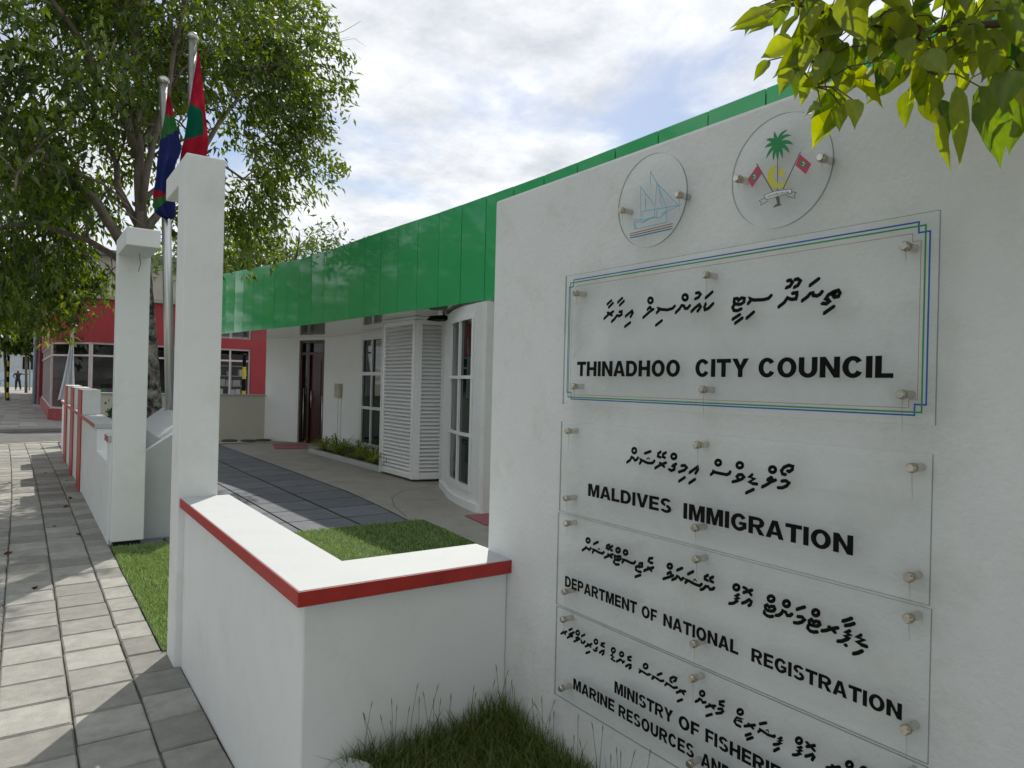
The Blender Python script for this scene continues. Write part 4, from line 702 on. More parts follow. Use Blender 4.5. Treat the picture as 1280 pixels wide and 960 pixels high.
pg = mat('emblem_green', (.01, .24, .07), .5); py_ = mat('emblem_yellow', (.62, .58, .04), .5); pp = mat('emblem_crimson', (.5, .05, .12), .5); pbn = mat('emblem_brown', (.12, .10, .08), .6); pwh = mat('emblem_white', (.78, .78, .77), .6)
mb = MB()
for i, f in enumerate(FROND):
    a_, b_, c_ = [Vector((p[0]/1e4, p[1]/1e4)) for p in f]; m_ = []
    for k in range(9):
        t = k/8; m_.append((1-t)**2*a_+2*t*(1-t)*(b_*1.6-(a_+c_)*.3)+t*t*c_)
    vs = []
    for k, p in enumerate(m_):
        d = (m_[min(k+1, 8)]-m_[max(k-1, 0)]).normalized(); q = Vector((-d.y, d.x))*(.0042*math.sin(math.pi*min(1, .25+.75*k/8))+.0004); vs += [(PX-.0005-i*.00002, *(p+q)), (PX-.0005-i*.00002, *(p-q))]
    mb.add(vs, [(2*k, 2*k+1, 2*k+3, 2*k+2) for k in range(8)])
c0 = Vector((FROND[0][0][0]/1e4, FROND[0][0][1]/1e4)); mb.add([(PX-.0008, c0.x+.0075*math.cos(k*.628), c0.y+.0095*math.sin(k*.628)) for k in range(10)], [tuple(range(10))])
mb.build('palm_emblem', pg, e2)
poly('crescent_emblem', EMB['cres'], py_, PX-.0004); poly('star_emblem', EMB['star'], py_, PX-.00045)
mb = MB()
for k in ('trunk', 'trunk2'): ribbon(mb, [(p[0]/1e4, p[1]/1e4) for p in EMB[k]], .0010, PX-.0006)
for k in ('poleL', 'poleR'): ribbon(mb, [(p[0]/1e4, p[1]/1e4) for p in EMB[k]], .0013, PX-.0007)
mb.add([(PX-.0006, p[0]/1e4, p[1]/1e4) for p in EMB['base']], [tuple(range(len(EMB['base'])))])
mb.build('trunk_emblem', pbn, e2)
for sfx in 'LR':
    poly('flag_emblem', EMB['flag'+sfx], pp, PX-.0005); poly('flag_panel', EMB['flag'+sfx+'g'], pg, PX-.0006)
    g = [Vector((p[0]/1e4, p[1]/1e4)) for p in EMB['flag'+sfx+'g']]; c0 = sum(g, Vector((0, 0)))/4
    mb = MB(); ribbon(mb, [(c0.x+.003*math.cos(t), c0.y+.004*math.sin(t)) for t in np.linspace(1.0, 5.3, 9)], .0008, PX-.0007); mb.build('flag_crescent', pwh, e2)
poly('scroll_emblem', EMB['scroll'], pwh, PX-.0008)
mb = MB()
for i, l in enumerate([EMB['scroll']+EMB['scroll'][:1]]+EMB['tails']): ribbon(mb, [(p[0]/1e4, p[1]/1e4) for p in l], .0006, PX-.0009-i*.00002)
for i, l in enumerate(EMB['scrolltext']): ribbon(mb, [(p[0]/1e4, p[1]/1e4) for p in l], .0007, PX-.001-i*.00002)
mb.build('scroll_lettering', black_m, e2)

# ------------------------------------------------------------------ raised bed with grass at the foot of the sign wall
rb = thing('raised_bed', 'raised bed with a white rounded rim at the foot of the sign wall', 'planter', (1.1, 1, 0))
mb = MB(); mb.hexa([(.78, -1.2), (.90, -1.2), (.90, 2.0), (.86, 2.068), (.80, 2.068), (.78, 2.04)], -.02, .335); mb.build('rim', cap_white, rb, bevel=.03, seg=4)
mb = MB(); mb.add([(.89, -1.2, .27), (1.453, -1.2, .27), (1.453, 2.072, .27), (.86, 2.072, .27)], [(0,1,2,3)]); mb.build('bed_soil', soil_m, rb)
n = 22000
P = np.stack([nrng.uniform(.83, 1.45, n), nrng.uniform(.1, 2.07, n)**1.0, np.full(n, .27)], 1)
ew = np.minimum(1.453-P[:, 0], 2.072-P[:, 1])
Hh = nrng.uniform(.03, .085, n)+.075*np.exp(-ew/.10)*nrng.uniform(.3, 1.1, n)+.05*np.exp(-((P[:, 0]-1.45)**2+(P[:, 1]-2.07)**2)/.02)
lean = nrng.normal(0, .035, (n, 2)); lean[:, 0] -= .02*np.exp(-(1.453-P[:, 0])/.08); lean[:, 1] -= .02*np.exp(-(2.072-P[:, 1])/.08)
struct(blades('grass', P, Hh, nrng.uniform(.0022, .0052, n), lean*1.25, grass_m), 'stuff')
# seed stalks
V, F = [], []
mb = MB()
for i in range(46):
    if i % 2: x, y = rng.uniform(.86, 1.44), 2.06-abs(rng.gauss(0, .03))
    else: x, y = 1.44-abs(rng.gauss(0, .03)), rng.uniform(1.3, 2.05)
    h = rng.uniform(.13, .21); lx, ly = rng.gauss(-.005, .02), rng.gauss(-.01, .02)
    p = [(x, y, .27), (x+lx*.4, y+ly*.4, .27+h*.6), (x+lx, y+ly, .27+h)]
    mb.tube(p, [.0009, .0008, .0006], 4, tint=.4); mb.tube([p[2], (x+lx*1.15, y+ly*1.15, .27+h+.02), (x+lx*1.3, y+ly*1.3, .27+h+.032)], [.0006, .0018, .0004], 5, tint=.9)
struct(mb.build('grass_seed_stalks', grass_m), 'stuff')
# a brighter weed
V, F, T = [], [], []
P = np.repeat(np.array([[1.06, 1.62, .30], [1.12, 1.55, .3]]), 14, 0); D = nrng.normal(size=(28, 3)); D[:, 2] = np.abs(D[:, 2])*.6+.15
V, F = leaves(P, D, nrng.uniform(.05, .10, 28), nrng.uniform(.006, .011, 28), .3)
tag(np_mesh('weed', V, F, bright_leaf, None, np.repeat(nrng.uniform(.5, 1, 28), 5)), 'bright yellow green weed sprouting from the dark grass of the raised bed', 'weed')

# ------------------------------------------------------------------ flagpoles and flags
def pole(x0, x1, y, zt, label):
    t = thing('flagpole', label, 'flagpole', (x0, y, 0), 'steel flagpoles behind the gate')
    mb = MB(); mb.tube([(x0, y, 0), (x0+(x1-x0)*.5, y, zt/2), (x1, y, zt)], [.055, .052, .047], 20); mb.build('shaft', steel, t, smooth=True)
    mb = MB(); mb.lathe((x1, y, zt), [(.05, -.01), (.064, 0), (.066, .03), (.055, .055), (.03, .07), (.005, .075)], 18); mb.build('finial', steel, t, smooth=True)
    mb = MB(); mb.tube([(x0-.03, y+.075, 1.0), (x1-.02, y+.06, zt-.1)], .004, 5); mb.build('halyard', white_trim, t)
    mb = MB(); mb.lathe((x0, y, 0), [(.15, 0), (.15, .02), (.075, .03), (.07, .12)], 18); mb.build('base_plate', steel, t)
pole(1.475, 1.268, 9, 4.90, 'shorter steel flagpole with the striped blue and green flag')
pole(1.65, 1.567, 9, 5.50, 'taller steel flagpole with the red and green flag')
def flag(name, Lp, Rp, y, bands, mats, label, folds):
    n, m = 64, 18; V, Fc, Mi = [], [], []
    def at(pl, t):
        t = t*(len(pl)-1); i = min(int(t), len(pl)-2); f = t-i
        p0, p1, p2, p3 = pl[max(i-1, 0)], pl[i], pl[i+1], pl[min(i+2, len(pl)-1)]
        return [.5*(2*p1[j]+(p2[j]-p0[j])*f+(2*p0[j]-5*p1[j]+4*p2[j]-p3[j])*f*f+(3*p1[j]-3*p2[j]+p3[j]-p0[j])*f**3) for j in (0, 1)]
    for i in range(n+1):
        t = i/n; a_, b_ = at(Lp, t), at(Rp, t)
        for k in range(m+1):
            s = k/m; d = .05*t**.5*(1-.3*s)*math.sin(s*folds*math.pi+t*2.2)+.02*math.sin(7*t+3*s)
            V.append((a_[0]+(b_[0]-a_[0])*s, y+d-.05, a_[1]+(b_[1]-a_[1])*s))
    for i in range(n):
        for k in range(m):
            o = i*(m+1)+k; Fc.append((o, o+1, o+m+2, o+m+1)); Mi.append(bands((i+.5)/n, (k+.5)/m))
    me = bpy.data.meshes.new('flag'); me.from_pydata(V, [], Fc)
    for x in mats: me.materials.append(x)
    me.polygons.foreach_set('material_index', Mi); me.polygons.foreach_set('use_smooth', [True]*len(Fc))
    return tag(link('flag', me), label, 'flag', 'flags hanging limp from the poles')
def cloth(name, c):
    m = bpy.data.materials.new(name); m.use_nodes = True; t = m.node_tree; t.nodes.clear(); o = t.nodes.new('ShaderNodeOutputMaterial')
    d = t.nodes.new('ShaderNodeBsdfDiffuse'); tr = t.nodes.new('ShaderNodeBsdfTranslucent'); x = t.nodes.new('ShaderNodeMixShader'); x.inputs[0].default_value = .3
    wv = t.nodes.new('ShaderNodeTexWave'); wv.inputs['Scale'].default_value = 60; wv.inputs['Distortion'].default_value = 2
    mr = t.nodes.new('ShaderNodeMapRange'); mr.inputs['To Min'].default_value = .9; mr.inputs['To Max'].default_value = 1.05
    vm = t.nodes.new('ShaderNodeVectorMath'); vm.operation = 'SCALE'; vm.inputs[0].default_value = c
    t.links.new(wv.outputs['Fac'], mr.inputs['Value']); t.links.new(mr.outputs[0], vm.inputs['Scale'])
    for q in (d, tr): t.links.new(vm.outputs[0], q.inputs[0])
    t.links.new(d.outputs[0], x.inputs[1]); t.links.new(tr.outputs[0], x.inputs[2]); t.links.new(x.outputs[0], o.inputs[0]); return m
fr_, fg_, fb_, fg2 = cloth('flag_red', (.42, .02, .045)), cloth('flag_green', (.05, .19, .055)), cloth('flag_blue', (.03, .04, .16)), cloth('flag_deep_green', (.008, .12, .07))
def b1(t, s):
    q = t*7
    if q < 1.0+.1*s: return 0
    if q < 2.1-.25*s: return 1
    if q < 4.6+.9*s: return 2
    if q < 5.15+.2*s: return 0
    return 1 if q < 5.9-.4*s else 2
flag('flag', [(1.29, 4.727), (1.277, 4.502), (1.241, 4.237), (1.21, 3.964), (1.198, 3.76), (1.175, 3.527), (1.207, 3.368), (1.325, 3.306)],
     [(1.30, 4.757), (1.361, 4.523), (1.412, 4.302), (1.447, 4.115), (1.396, 3.935), (1.383, 3.693), (1.404, 3.52), (1.40, 3.315)], 8.92, b1, [fr_, fg_, fb_], 'limp flag with green, dark blue and red bands on the shorter pole', 3.2)
def b2(t, s):
    return 1 if (.30+.10*s < t < .66-.14*s and s < .86) else 0
flag('flag', [(1.608, 5.299), (1.561, 4.909), (1.518, 4.532), (1.489, 4.301), (1.456, 4.098), (1.432, 3.786)],
     [(1.622, 5.303), (1.66, 4.973), (1.708, 4.606), (1.745, 4.311), (1.735, 4.15), (1.66, 3.80)], 8.93, b2, [fr_, fg2], 'limp red bordered flag with a deep green centre on the taller pole', 2.6)

# ------------------------------------------------------------------ trees
def inside(p, ells):
    return min(sum(((p[i]-c[i])/r[i])**2 for i in range(3)) for c, r in ells)
def grow_leaves(name, ells, ncl, per, ll, lw, m, parent, twigm=None, droop=.5, shell=.55, gap=None, spread=.30):
    vols = np.array([r[0]*r[1]*r[2] for c, r in ells]); pick = nrng.choice(len(ells), ncl, p=vols/vols.sum())
    Cc = np.array([ells[i][0] for i in pick]); Rr = np.array([ells[i][1] for i in pick])
    d = unit(nrng.normal(size=(ncl, 3))); rad = nrng.uniform(0, 1, (ncl, 1))**(shell)
    clump = 1+.10*np.sin(d[:, :1]*5+Cc[:, :1]*2)+.09*np.sin(d[:, 1:2]*7+1)+.09*np.sin(d[:, 2:]*6+2)
    C = Cc+d*Rr*rad*clump
    if gap is not None:
        g = np.sin(C[:, 0]*2.3+1.2*np.sin(C[:, 2]*1.9))+np.sin(C[:, 1]*2.1+C[:, 2]*1.7+.8)+np.sin(C[:, 2]*2.9+C[:, 0]*1.1)
        C = C[g > gap]
    nc = len(C); od = unit(C-np.array(ells[0][0])+nrng.normal(size=(nc, 3))*1.2); od[:, 2] -= droop*.6; od = unit(od)
    P = np.repeat(C, per, 0); O = np.repeat(od, per, 0); u = nrng.uniform(0, 1, (len(P), 1))
    P = P+O*u*spread*1.5+nrng.normal(size=P.shape)*spread*.28
    D = O*.6+nrng.normal(size=P.shape)*.65; D[:, 2] -= droop
    L_ = nrng.uniform(.65, 1.2, len(P))*ll; W_ = nrng.uniform(.75, 1.15, len(P))*lw
    V, F = leaves(P, D, L_, W_, .2)
    t = np.clip(np.repeat(nrng.normal(.45, .2, nc), per)+nrng.normal(0, .2, len(P)), 0, 1)
    np_mesh('crown', V, F, m, parent, np.repeat(t, 5))
    if twigm:
        mb = MB()
        for i in range(0, nc, 1):
            if rng.random() < .3:
                a_ = Vector(C[i]); o_ = Vector(od[i]); mb.tube([a_-o_*.35-Vector((0,0,.12)), a_, a_+o_*spread*1.4], [.010, .006, .002], 3, cap=False)
        mb.build('twigs', twigm, parent)
    return C
def bez(a, b, sag, n=7, jit=.05):
    a, b = Vector(a), Vector(b); out = []
    for i in range(n):
        t = i/(n-1); p = a.lerp(b, t); p.z += sag*4*t*(1-t)
        if 0 < i < n-1: p += Vector((rng.gauss(0, jit), rng.gauss(0, jit), rng.gauss(0, jit)))
        out.append(p)
    return out
bt = thing('street_tree', 'large leafy tree with a mottled trunk spreading over the pavement and flagpoles', 'tree', (1.42, 10.3, 0))
mb = MB()
tp = [(1.46, 10.3, 0), (1.42, 10.3, .9), (1.36, 10.3, 1.7), (1.27, 10.25, 2.6), (1.2, 10.2, 3.3)]
mb.tube(tp, [.17, .13, .12, .115, .12], 14); tr = mb.build('trunk', bark_white, bt, smooth=True)
mb = MB(); J = (1.2, 10.2, 3.25)
limbs = [((1.2,10.2,3.2),(1.1,10.2,5.6),0,.10), ((1.1,10.2,5.5),(1.5,10.0,8.0),.1,.06), ((1.22,10.2,3.0),(-.7,9.6,4.4),.25,.085), ((1.2,10.2,3.3),(3.0,12.3,6.6),-.1,.07), ((1.15,10.2,4.3),(-.2,10.4,6.8),.1,.06),
         ((1.25,10.2,2.8),(-.6,11.5,3.3),.3,.06), ((1.15,10.2,4.4),(2.6,11.8,8.2),.1,.05), ((1.2,10.2,3.5),(1.6,9.6,6.4),.2,.06), ((1.2,10.2,3.4),(.6,12.2,5.6),.2,.06), ((1.15,10.2,3.7),(3.2,12.4,4.9),.25,.045),
         ((-.7,9.6,4.4),(-2.3,9.3,5.0),.15,.05), ((-.7,9.6,4.4),(-1.2,8.6,6.2),.1,.045), ((-.2,10.4,6.8),(-1.2,10.2,8.2),.1,.04), ((.25,9.9,4.15),(-.1,8.6,3.3),.2,.035), ((-.6,11.5,3.3),(-.6,13.2,3.3),.15,.035), ((3.0,12.3,6.6),(4.3,12.4,7.2),.05,.035)]
for a_, b_, sg, r0 in limbs:
    p = bez(a_, b_, sg); r0 *= .8; mb.tube(p, [r0*(1-.62*i/6) for i in range(7)], 8)
    for q in range(4):
        k = rng.randint(2, 6); s0 = p[k]; e_ = s0+Vector((rng.gauss(0, .7), rng.gauss(0, .7), rng.gauss(.25, .5))); mb.tube(bez(s0, e_, .08, 5, .04), [r0*.38, r0*.32, r0*.25, r0*.18, r0*.1], 5)
        for z in range(2):
            e2_ = e_+Vector((rng.gauss(0, .4), rng.gauss(0, .4), rng.gauss(.1, .3))); mb.tube(bez(s0.lerp(e_, .6), e2_, .05, 4, .03), [r0*.2, r0*.15, r0*.1, r0*.05], 4)
mb.build('limbs', bark_m, tr, smooth=True)
ELL = [((.5, 11.3, 7.0), (3.1, 2.6, 2.7)), ((3.2, 12.5, 7.1), (1.55, 1.3, 2.15)), ((2.5, 12.5, 4.9), (1.5, 1.1, 1.1)), ((-1.0, 9.7, 5.0), (1.9, 2.1, 1.6)), ((-.2, 12.8, 2.85), (1.2, 1.6, .95)), ((-.9, 10.4, 3.9), (1.5, 1.5, .9)), ((2.9, 12.6, 4.3), (1.1, .9, .85)), ((.55, 13.2, 3.2), (.75, 1.2, .7)), ((.1, 13.2, 4.3), (1.4, 1.3, .9)), ((-.1, 13, 3.3), (1.25, 1.2, 1.0)), ((-.9, 10.6, 2.9), (1.2, 1.4, .8)), ((4.0, 12.5, 6.4), (1.0, .9, 1.7))]
grow_leaves('crown', ELL, 4700, 17, .15, .052, tree_leaf, bt, twig_m, .45, .5, -.75, .23)

def simple_tree(name, loc, h, cr, label, m, ncl, per, ll, lw, trunkm, group=None, flat=1., th=.1):
    t = thing(name, label, 'tree', loc, group)
    x, y, z = loc; mb = MB(); mb.tube(bez((x, y, z), (x+rng.gauss(0, .1), y, z+h-cr*.5), 0, 6, .03), [th*(1-.1*i) for i in range(6)], 9)
    for k in range(7):
        an = k*.9; mb.tube(bez((x, y, z+h-cr*1.1*flat), (x+cr*.75*math.cos(an), y+cr*.75*math.sin(an), z+h-cr*.35*flat+rng.uniform(-.3, .3)), .1, 5, .05), [th*.45, th*.36, th*.28, th*.2, th*.1], 5)
    mb.build('trunk', trunkm, t, smooth=True)
    e = [((x, y, z+h-cr*.6*flat), (cr, cr, cr*.72*flat)), ((x+cr*.5, y, z+h-cr*.85*flat), (cr*.55, cr*.6, cr*.45*flat)), ((x-cr*.5, y, z+h-cr*.8*flat), (cr*.6, cr*.6, cr*.5*flat))]
    grow_leaves('crown', e, ncl, per, ll, lw, m, t, None, .3, .45, -1.5, cr*.13)
simple_tree('spreading_tree', (9.6, 31, 0), 7.7, 4.6, 'pale feathery flat topped tree showing above the far end of the green fascia', far_leaf, 420, 16, .34, .10, bark_m, None, .38, .2)
simple_tree('small_tree', (-.62, 46, 0), 4.5, 1.55, 'small bright green tree on a yellow and black banded stem by the far pavement', bright_leaf, 260, 16, .22, .10, mat('banded_stem', (.10, .09, .05), .8, var=.3))
simple_tree('shade_tree', (.25, 64, 0), 7.0, 2.2, 'dark dense tree beyond the small bright one on the far pavement', far_leaf, 260, 16, .3, .12, bark_m)
simple_tree('shade_tree', (-9, 78, 0), 8, 4.0, 'dark wide tree at the far end of the street', tree_leaf, 300, 16, .45, .2, bark_m)
bs = MB()
for k in range(8): bs.tube([(-.62, 45.9, .15+k*.28), (-.62, 45.9, .43+k*.28)], .06, 8, k % 2)
tag(bs.build('banded_post', [mat('yellow_paint', (.55, .42, .02), .5), black_m]), 'yellow and black banded stake at the small far tree', 'post')
# planter shrub
shp = thing('shrub', 'small dark green shrub growing behind the stepped street wall', 'shrub', (1.04, 10.7, 0))
mb = MB()
for k in range(6): mb.tube(bez((1.04, 10.7, 0), (1.04+rng.gauss(0, .08), 10.7+rng.gauss(0, .1), .95), 0, 4, .02), .006, 4)
mb.build('stems', twig_m, shp)
n = 260; P = np.array([1.04, 10.7, .86])+nrng.normal(size=(n, 3))*np.array([.085, .12, .12])
V, F = leaves(P, nrng.normal(size=(n, 3))+np.array([0, 0, .3]), nrng.uniform(.05, .09, n), nrng.uniform(.03, .05, n)); np_mesh('foliage', V, F, shrub_m, shp, np.repeat(nrng.uniform(0, 1, n), 5))

# ------------------------------------------------------------------ hanging branch in front of the sign wall
hb = thing('leafy_branch', 'leafy branch with drip tipped yellow green leaves hanging over the sign wall', 'branch', (1.28, .45, 2.09))
def big_leaf(V, F, T, base, tip, w, tint, roll):
    base, tip = np.array(base), np.array(tip); d = tip-base; Ln = np.linalg.norm(d); d = d/Ln
    ref = np.array([-.62+roll[0], -.55+roll[1], .25+roll[2]]); s = np.cross(d, ref); s /= np.linalg.norm(s); nn = np.cross(s, d)
    prof = [(.0, .06), (.06, .55), (.16, .86), (.30, 1.0), (.45, .95), (.60, .76), (.73, .5), (.84, .24), (.92, .10), (1.0, .015)]
    o = len(V); curl = rng.uniform(.02, .16); tw = rng.uniform(-.5, .5)
    for u, q in prof:
        c = base+d*Ln*u-nn*Ln*curl*u*u; ang = tw*u; s2 = s*math.cos(ang)+nn*math.sin(ang); n2 = np.cross(s2, d)
        wv = .06*math.sin(u*17+o)
        for k, f in ((-1, 1), (-.5, .55), (0, 0), (.5, .55), (1, 1)):
            V.append(c+s2*w*.5*q*k+n2*w*(.20*f*q+wv*abs(k)*q)); T.append(min(1, max(0, tint+(.07 if k == 0 else 0))))
    for i in range(len(prof)-1):
        for k in range(4): F.append((o+i*5+k, o+i*5+k+1, o+i*5+k+6, o+i*5+k+5))
V, F, T = [], [], []; stems = MB()
tw1 = [(1.34,.405,2.093),(1.281,.445,2.091),(1.204,.50,2.081),(1.17,.523,2.076),(1.133,.549,2.066),(1.082,.585,2.077),(1.034,.618,2.092),(.987,.651,2.107)]
tw2 = [(1.34,.40,2.03),(1.283,.444,2.019),(1.253,.466,2.006),(1.236,.477,1.987)]
tw3 = [(1.126,.554,2.066),(1.14,.544,2.046),(1.158,.532,2.005)]; tw4 = [(1.022,.627,2.055),(1.012,.634,2.017),(1.01,.635,1.98)]
stems.tube(tw1, [.008,.007,.006,.0055,.005,.004,.003,.002], 8); stems.tube(tw2, [.006,.005,.004,.003], 7); stems.tube(tw3, [.0035,.003,.002], 6); stems.tube(tw4, [.003,.0025,.0015], 6)
tw5 = [(1.34, .40, 2.1), (1.25, .5, 2.17), (1.17, .58, 2.2), (1.10, .63, 2.19)]; stems.tube(tw5, [.008, .007, .005, .003], 7)
tw = [Vector(p) for t_ in (tw1, tw2, tw3, tw4, tw5) for p in t_]
def leaf(A, B, w, tint):
    A_, B_ = Vector(A), Vector(B)
    q = min(tw, key=lambda p: (p-A_).length+(.05 if p.z < A_.z-.02 else 0))
    if (q-A_).length < .14: stems.tube([q, q.lerp(A_, .55)+Vector((0, 0, .01)), A_], [.0014, .0011, .0010], 5, cap=False)
    big_leaf(V, F, T, A, B, w, tint, (rng.gauss(0, .35), rng.gauss(0, .35), rng.gauss(0, .3)))
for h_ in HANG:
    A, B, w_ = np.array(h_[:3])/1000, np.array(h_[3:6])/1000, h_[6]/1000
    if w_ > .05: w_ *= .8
    leaf(A, B, max(w_*1.05, .025), min(1, max(0, .15+.75*(1.2-A[0])/.45+rng.gauss(0, .15))))  # tint by position paints in the sunlit left and shaded right leaves
for i in range(215):
    p = rng.choice(tw); A = p+Vector((rng.gauss(0, .055), rng.gauss(0, .05), rng.gauss(.035, .05)))
    if A.z < 2.0 or A.x > 1.36: continue
    d = Vector((rng.gauss(-.35, .5), rng.gauss(.15, .5), rng.gauss(-.75, .35))).normalized(); ln_ = rng.uniform(.042, .085)
    leaf(A, A+d*ln_, ln_*rng.uniform(.38, .52), rng.uniform(.1, .95))
# leaves added out of view above, placed to shade the hanging end
for i in range(16):
    A = Vector((rng.uniform(1.42, 1.75), rng.uniform(.35, .60), rng.uniform(2.36, 2.8)))
    d = Vector((rng.gauss(0, .5), rng.gauss(0, .5), rng.gauss(-.5, .35))).normalized(); ln_ = rng.uniform(.08, .12)
    big_leaf(V, F, T, A, A+d*ln_, ln_*.55, rng.random(), (rng.gauss(0, .3), rng.gauss(0, .3), .6))
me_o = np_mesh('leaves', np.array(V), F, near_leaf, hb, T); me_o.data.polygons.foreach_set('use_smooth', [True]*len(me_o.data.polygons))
stems.tube([(1.34,.405,2.093), (1.6, .2, 2.3), (1.9, -.2, 2.8)], [.008, .012, .02], 8); stems.tube([(1.6, .2, 2.3), (1.62, .5, 2.55), (1.5, .8, 2.6)], [.008, .006, .003], 6)
stems.build('stems', twig_m, hb, smooth=True)
V, F, T = [], [], []; big_leaf(V, F, T, (1.115, .565, 2.08), (1.165, .52, 2.045), .03, .5, (0, 0, 0)); np_mesh('dry_leaf', np.array(V), F, dry_m, hb, T)

# ------------------------------------------------------------------ red corner shop
sh = thing('corner_shop', 'red painted corner shop with wide dark windows across the side street', 'shop', (5, 26, 0))
YF = 25.6
mb = MB(); mb.hexa([(1.75, YF), (12, YF), (12, YF+.25), (1.75, YF+.25)], 2.52, 3.9); mb.hexa([(.72, 27.2), (1.752, YF), (1.752, YF+.32), (.93, 27.22)], 2.52, 3.9)
mb.hexa([(.72, 27.2), (.92, 27.2), (.92, 40), (.72, 40)], 2.52, 3.9); mb.box(6.60, 7.12, YF-.06, YF+.3, 0, 2.518); mb.box(4.2, 4.5, YF-.03, YF+.3, .36, 2.518); mb.box(7.9, 12, YF-.004, YF+.3, 0, 2.518)
mb.build('wall', shop_red, sh)
mb = MB(); mb.hexa([(1.75, YF-.03), (6.6, YF-.03), (6.6, YF+.22), (1.75, YF+.22)], 0, .36); mb.hexa([(.70, 27.2), (1.75, YF-.03), (1.85, YF+.22), (.9, 27.3)], 0, .36); mb.hexa([(.70, 27.2), (.9, 27.2), (.9, 40), (.70, 40)], 0, .36); mb.build('plinth', mat('shop_plinth', (.34, .05, .06), .6, var=.25, vscale=2, dirt=((.4, .3, .28), .5, 3)), sh)
mb = MB(); mb.hexa([(.66, 27.2), (1.72, YF-.12), (1.9, YF+.1), (.9, 27.35)], 3.9, 4.02); mb.box(1.72, 12, YF-.12, YF+6, 3.9, 4.02); mb.hexa([(.66, 27.2), (6, 27.2), (6, 40), (.66, 40)], 3.9, 4.02); mb.build('roof', conc_m, sh)
def shop_window(poly):
    wn = MB(); wn.hexa(poly, .36, 2.52); return wn.build('window', shop_glass, sh)
wi = shop_window([(1.75, YF+.08), (4.2, YF+.08), (4.2, YF+.09), (1.75, YF+.09)]); wi2 = shop_window([(4.5, YF+.08), (6.6, YF+.08), (6.6, YF+.09), (4.5, YF+.09)])
wi3 = shop_window([(.77, 27.2), (1.78, YF+.06), (1.79, YF+.07), (.78, 27.21)]); wi4 = shop_window([(.80, 27.2), (.81, 27.2), (.81, 40), (.80, 40)])
ZB = (.37, 2.07, 2.46)
for wx, x0, x1, xs_ in ((wi, 1.75, 4.2, (1.76, 2.38, 3.05, 4.14)), (wi2, 4.5, 6.6, (4.5, 5.9, 6.55))):
    mb = MB()
    for x in xs_: mb.box(x, x+.05, YF+.05, YF+.12, .36, 2.52)
    for z in ZB: mb.box(x0, x1, YF+.045, YF+.125, z, z+.06)
    mb.build('window_frame', pinkish, wx)
mb = MB()
for z in ZB: mb.hexa([(.74, 27.2), (1.76, YF+.03), (1.80, YF+.10), (.80, 27.24)], z, z+.06)
for q in (.0, .5, .97):
    x, y = .77+(1.76-.77)*q, 27.2+(YF+.06-27.2)*q; mb.box(x-.03, x+.04, y-.03, y+.04, .36, 2.52)
mb.build('window_frame', pinkish, wi3)
mb = MB()
for z in ZB: mb.box(.76, .84, 27.2, 40, z, z+.06)
for y in range(28, 40, 2): mb.box(.76, .84, y, y+.07, .36, 2.52)
mb.build('window_frame', pinkish, wi4)
mb = MB(); mb.box(1.0, 12, 29.4, 29.5, 0, 2.6); mb.box(1.0, 12, 27.25, 40, .002, .01); mb.box(1.0, 12, YF+.3, 29.4, 2.6, 2.65); mb.box(7.9, 8.0, YF+.3, 29.4, .01, 2.6); mb.build('interior', mat('shop_interior', (.05, .05, .05), .9, var=.4, vscale=2), sh)
sy = thing('display_shelf', 'grey shelf of white boxes behind the shop window beside the red pilaster', 'shelf', (6.1, 26, 0))
mb = MB()
for z in (.5, .85, 1.2, 1.55, 1.9): mb.box(5.2, 6.5, 25.85, 26.2, z, z+.03)
for x in (5.2, 6.0, 6.48): mb.box(x, x+.03, 25.84, 26.21, 0, 2.2)
mb.build('rack', mat('shelf_grey', (.42, .44, .46), .5), sy)
for z in (.53, .88, 1.23, 1.58):
    x = 5.26
    while x < 6.35:
        wx = rng.uniform(.1, .26)
        if rng.random() < .8: b_ = MB(); b_.box(x, x+wx, 25.87, 26.12, z, z+rng.uniform(.14, .26)); tag(b_.build('carton', mat('carton_'+str(rng.randint(0, 3)), tuple(rng.choice([(.72, .72, .70), (.6, .62, .64), (.5, .5, .5)])), .6)), 'pale carton on the grey shelf inside the red shop', 'box', 'cartons on the shop shelf')
        x += wx+.03
for k, (x, z, c, nm) in enumerate(((2.0, .5, (.05, .3, .06), 'green'), (2.25, .5, (.25, .05, .3), 'purple'), (2.55, .62, (.3, .3, .28), 'grey'), (3.3, .7, (.05, .2, .28), 'teal'))):
    b_ = MB(); b_.box(x, x+.26, 25.9, 26.2, .01, z+.5); b_.box(x+.02, x+.24, 25.92, 26.18, z+.5, z+.56); tag(b_.build('crate', mat('crate_'+nm, c, .6), bevel=.01), nm+' stack of goods inside the dark shop window', 'goods')
# draped plastic sheet at the shop corner
V, F = [], []; n, m = 26, 18
for i in range(n+1):
    t = i/n
    for k in range(m+1):
        s = k/m; wdt = .05+.42*t**1.8; an = s*math.pi*1.1
        V.append((1.30+(s-.5)*wdt-.16*t+.03*t*math.sin(s*19), 26.05-.10-.10*t*math.sin(s*13+t*2)-.2*t, 3.3-2.62*t+.05*math.sin(s*9)*t))
F = [(i*(m+1)+k, i*(m+1)+k+1, (i+1)*(m+1)+k+1, (i+1)*(m+1)+k) for i in range(n) for k in range(m)]
po = np_mesh('plastic_sheet', V, F, mat('plastic_sheet', (.62, .64, .66), .5, var=.1, vscale=3)); po.data.polygons.foreach_set('use_smooth', [True]*len(F)); tag(po, 'white plastic sheet draped at the chamfered corner of the red shop', 'sheet')
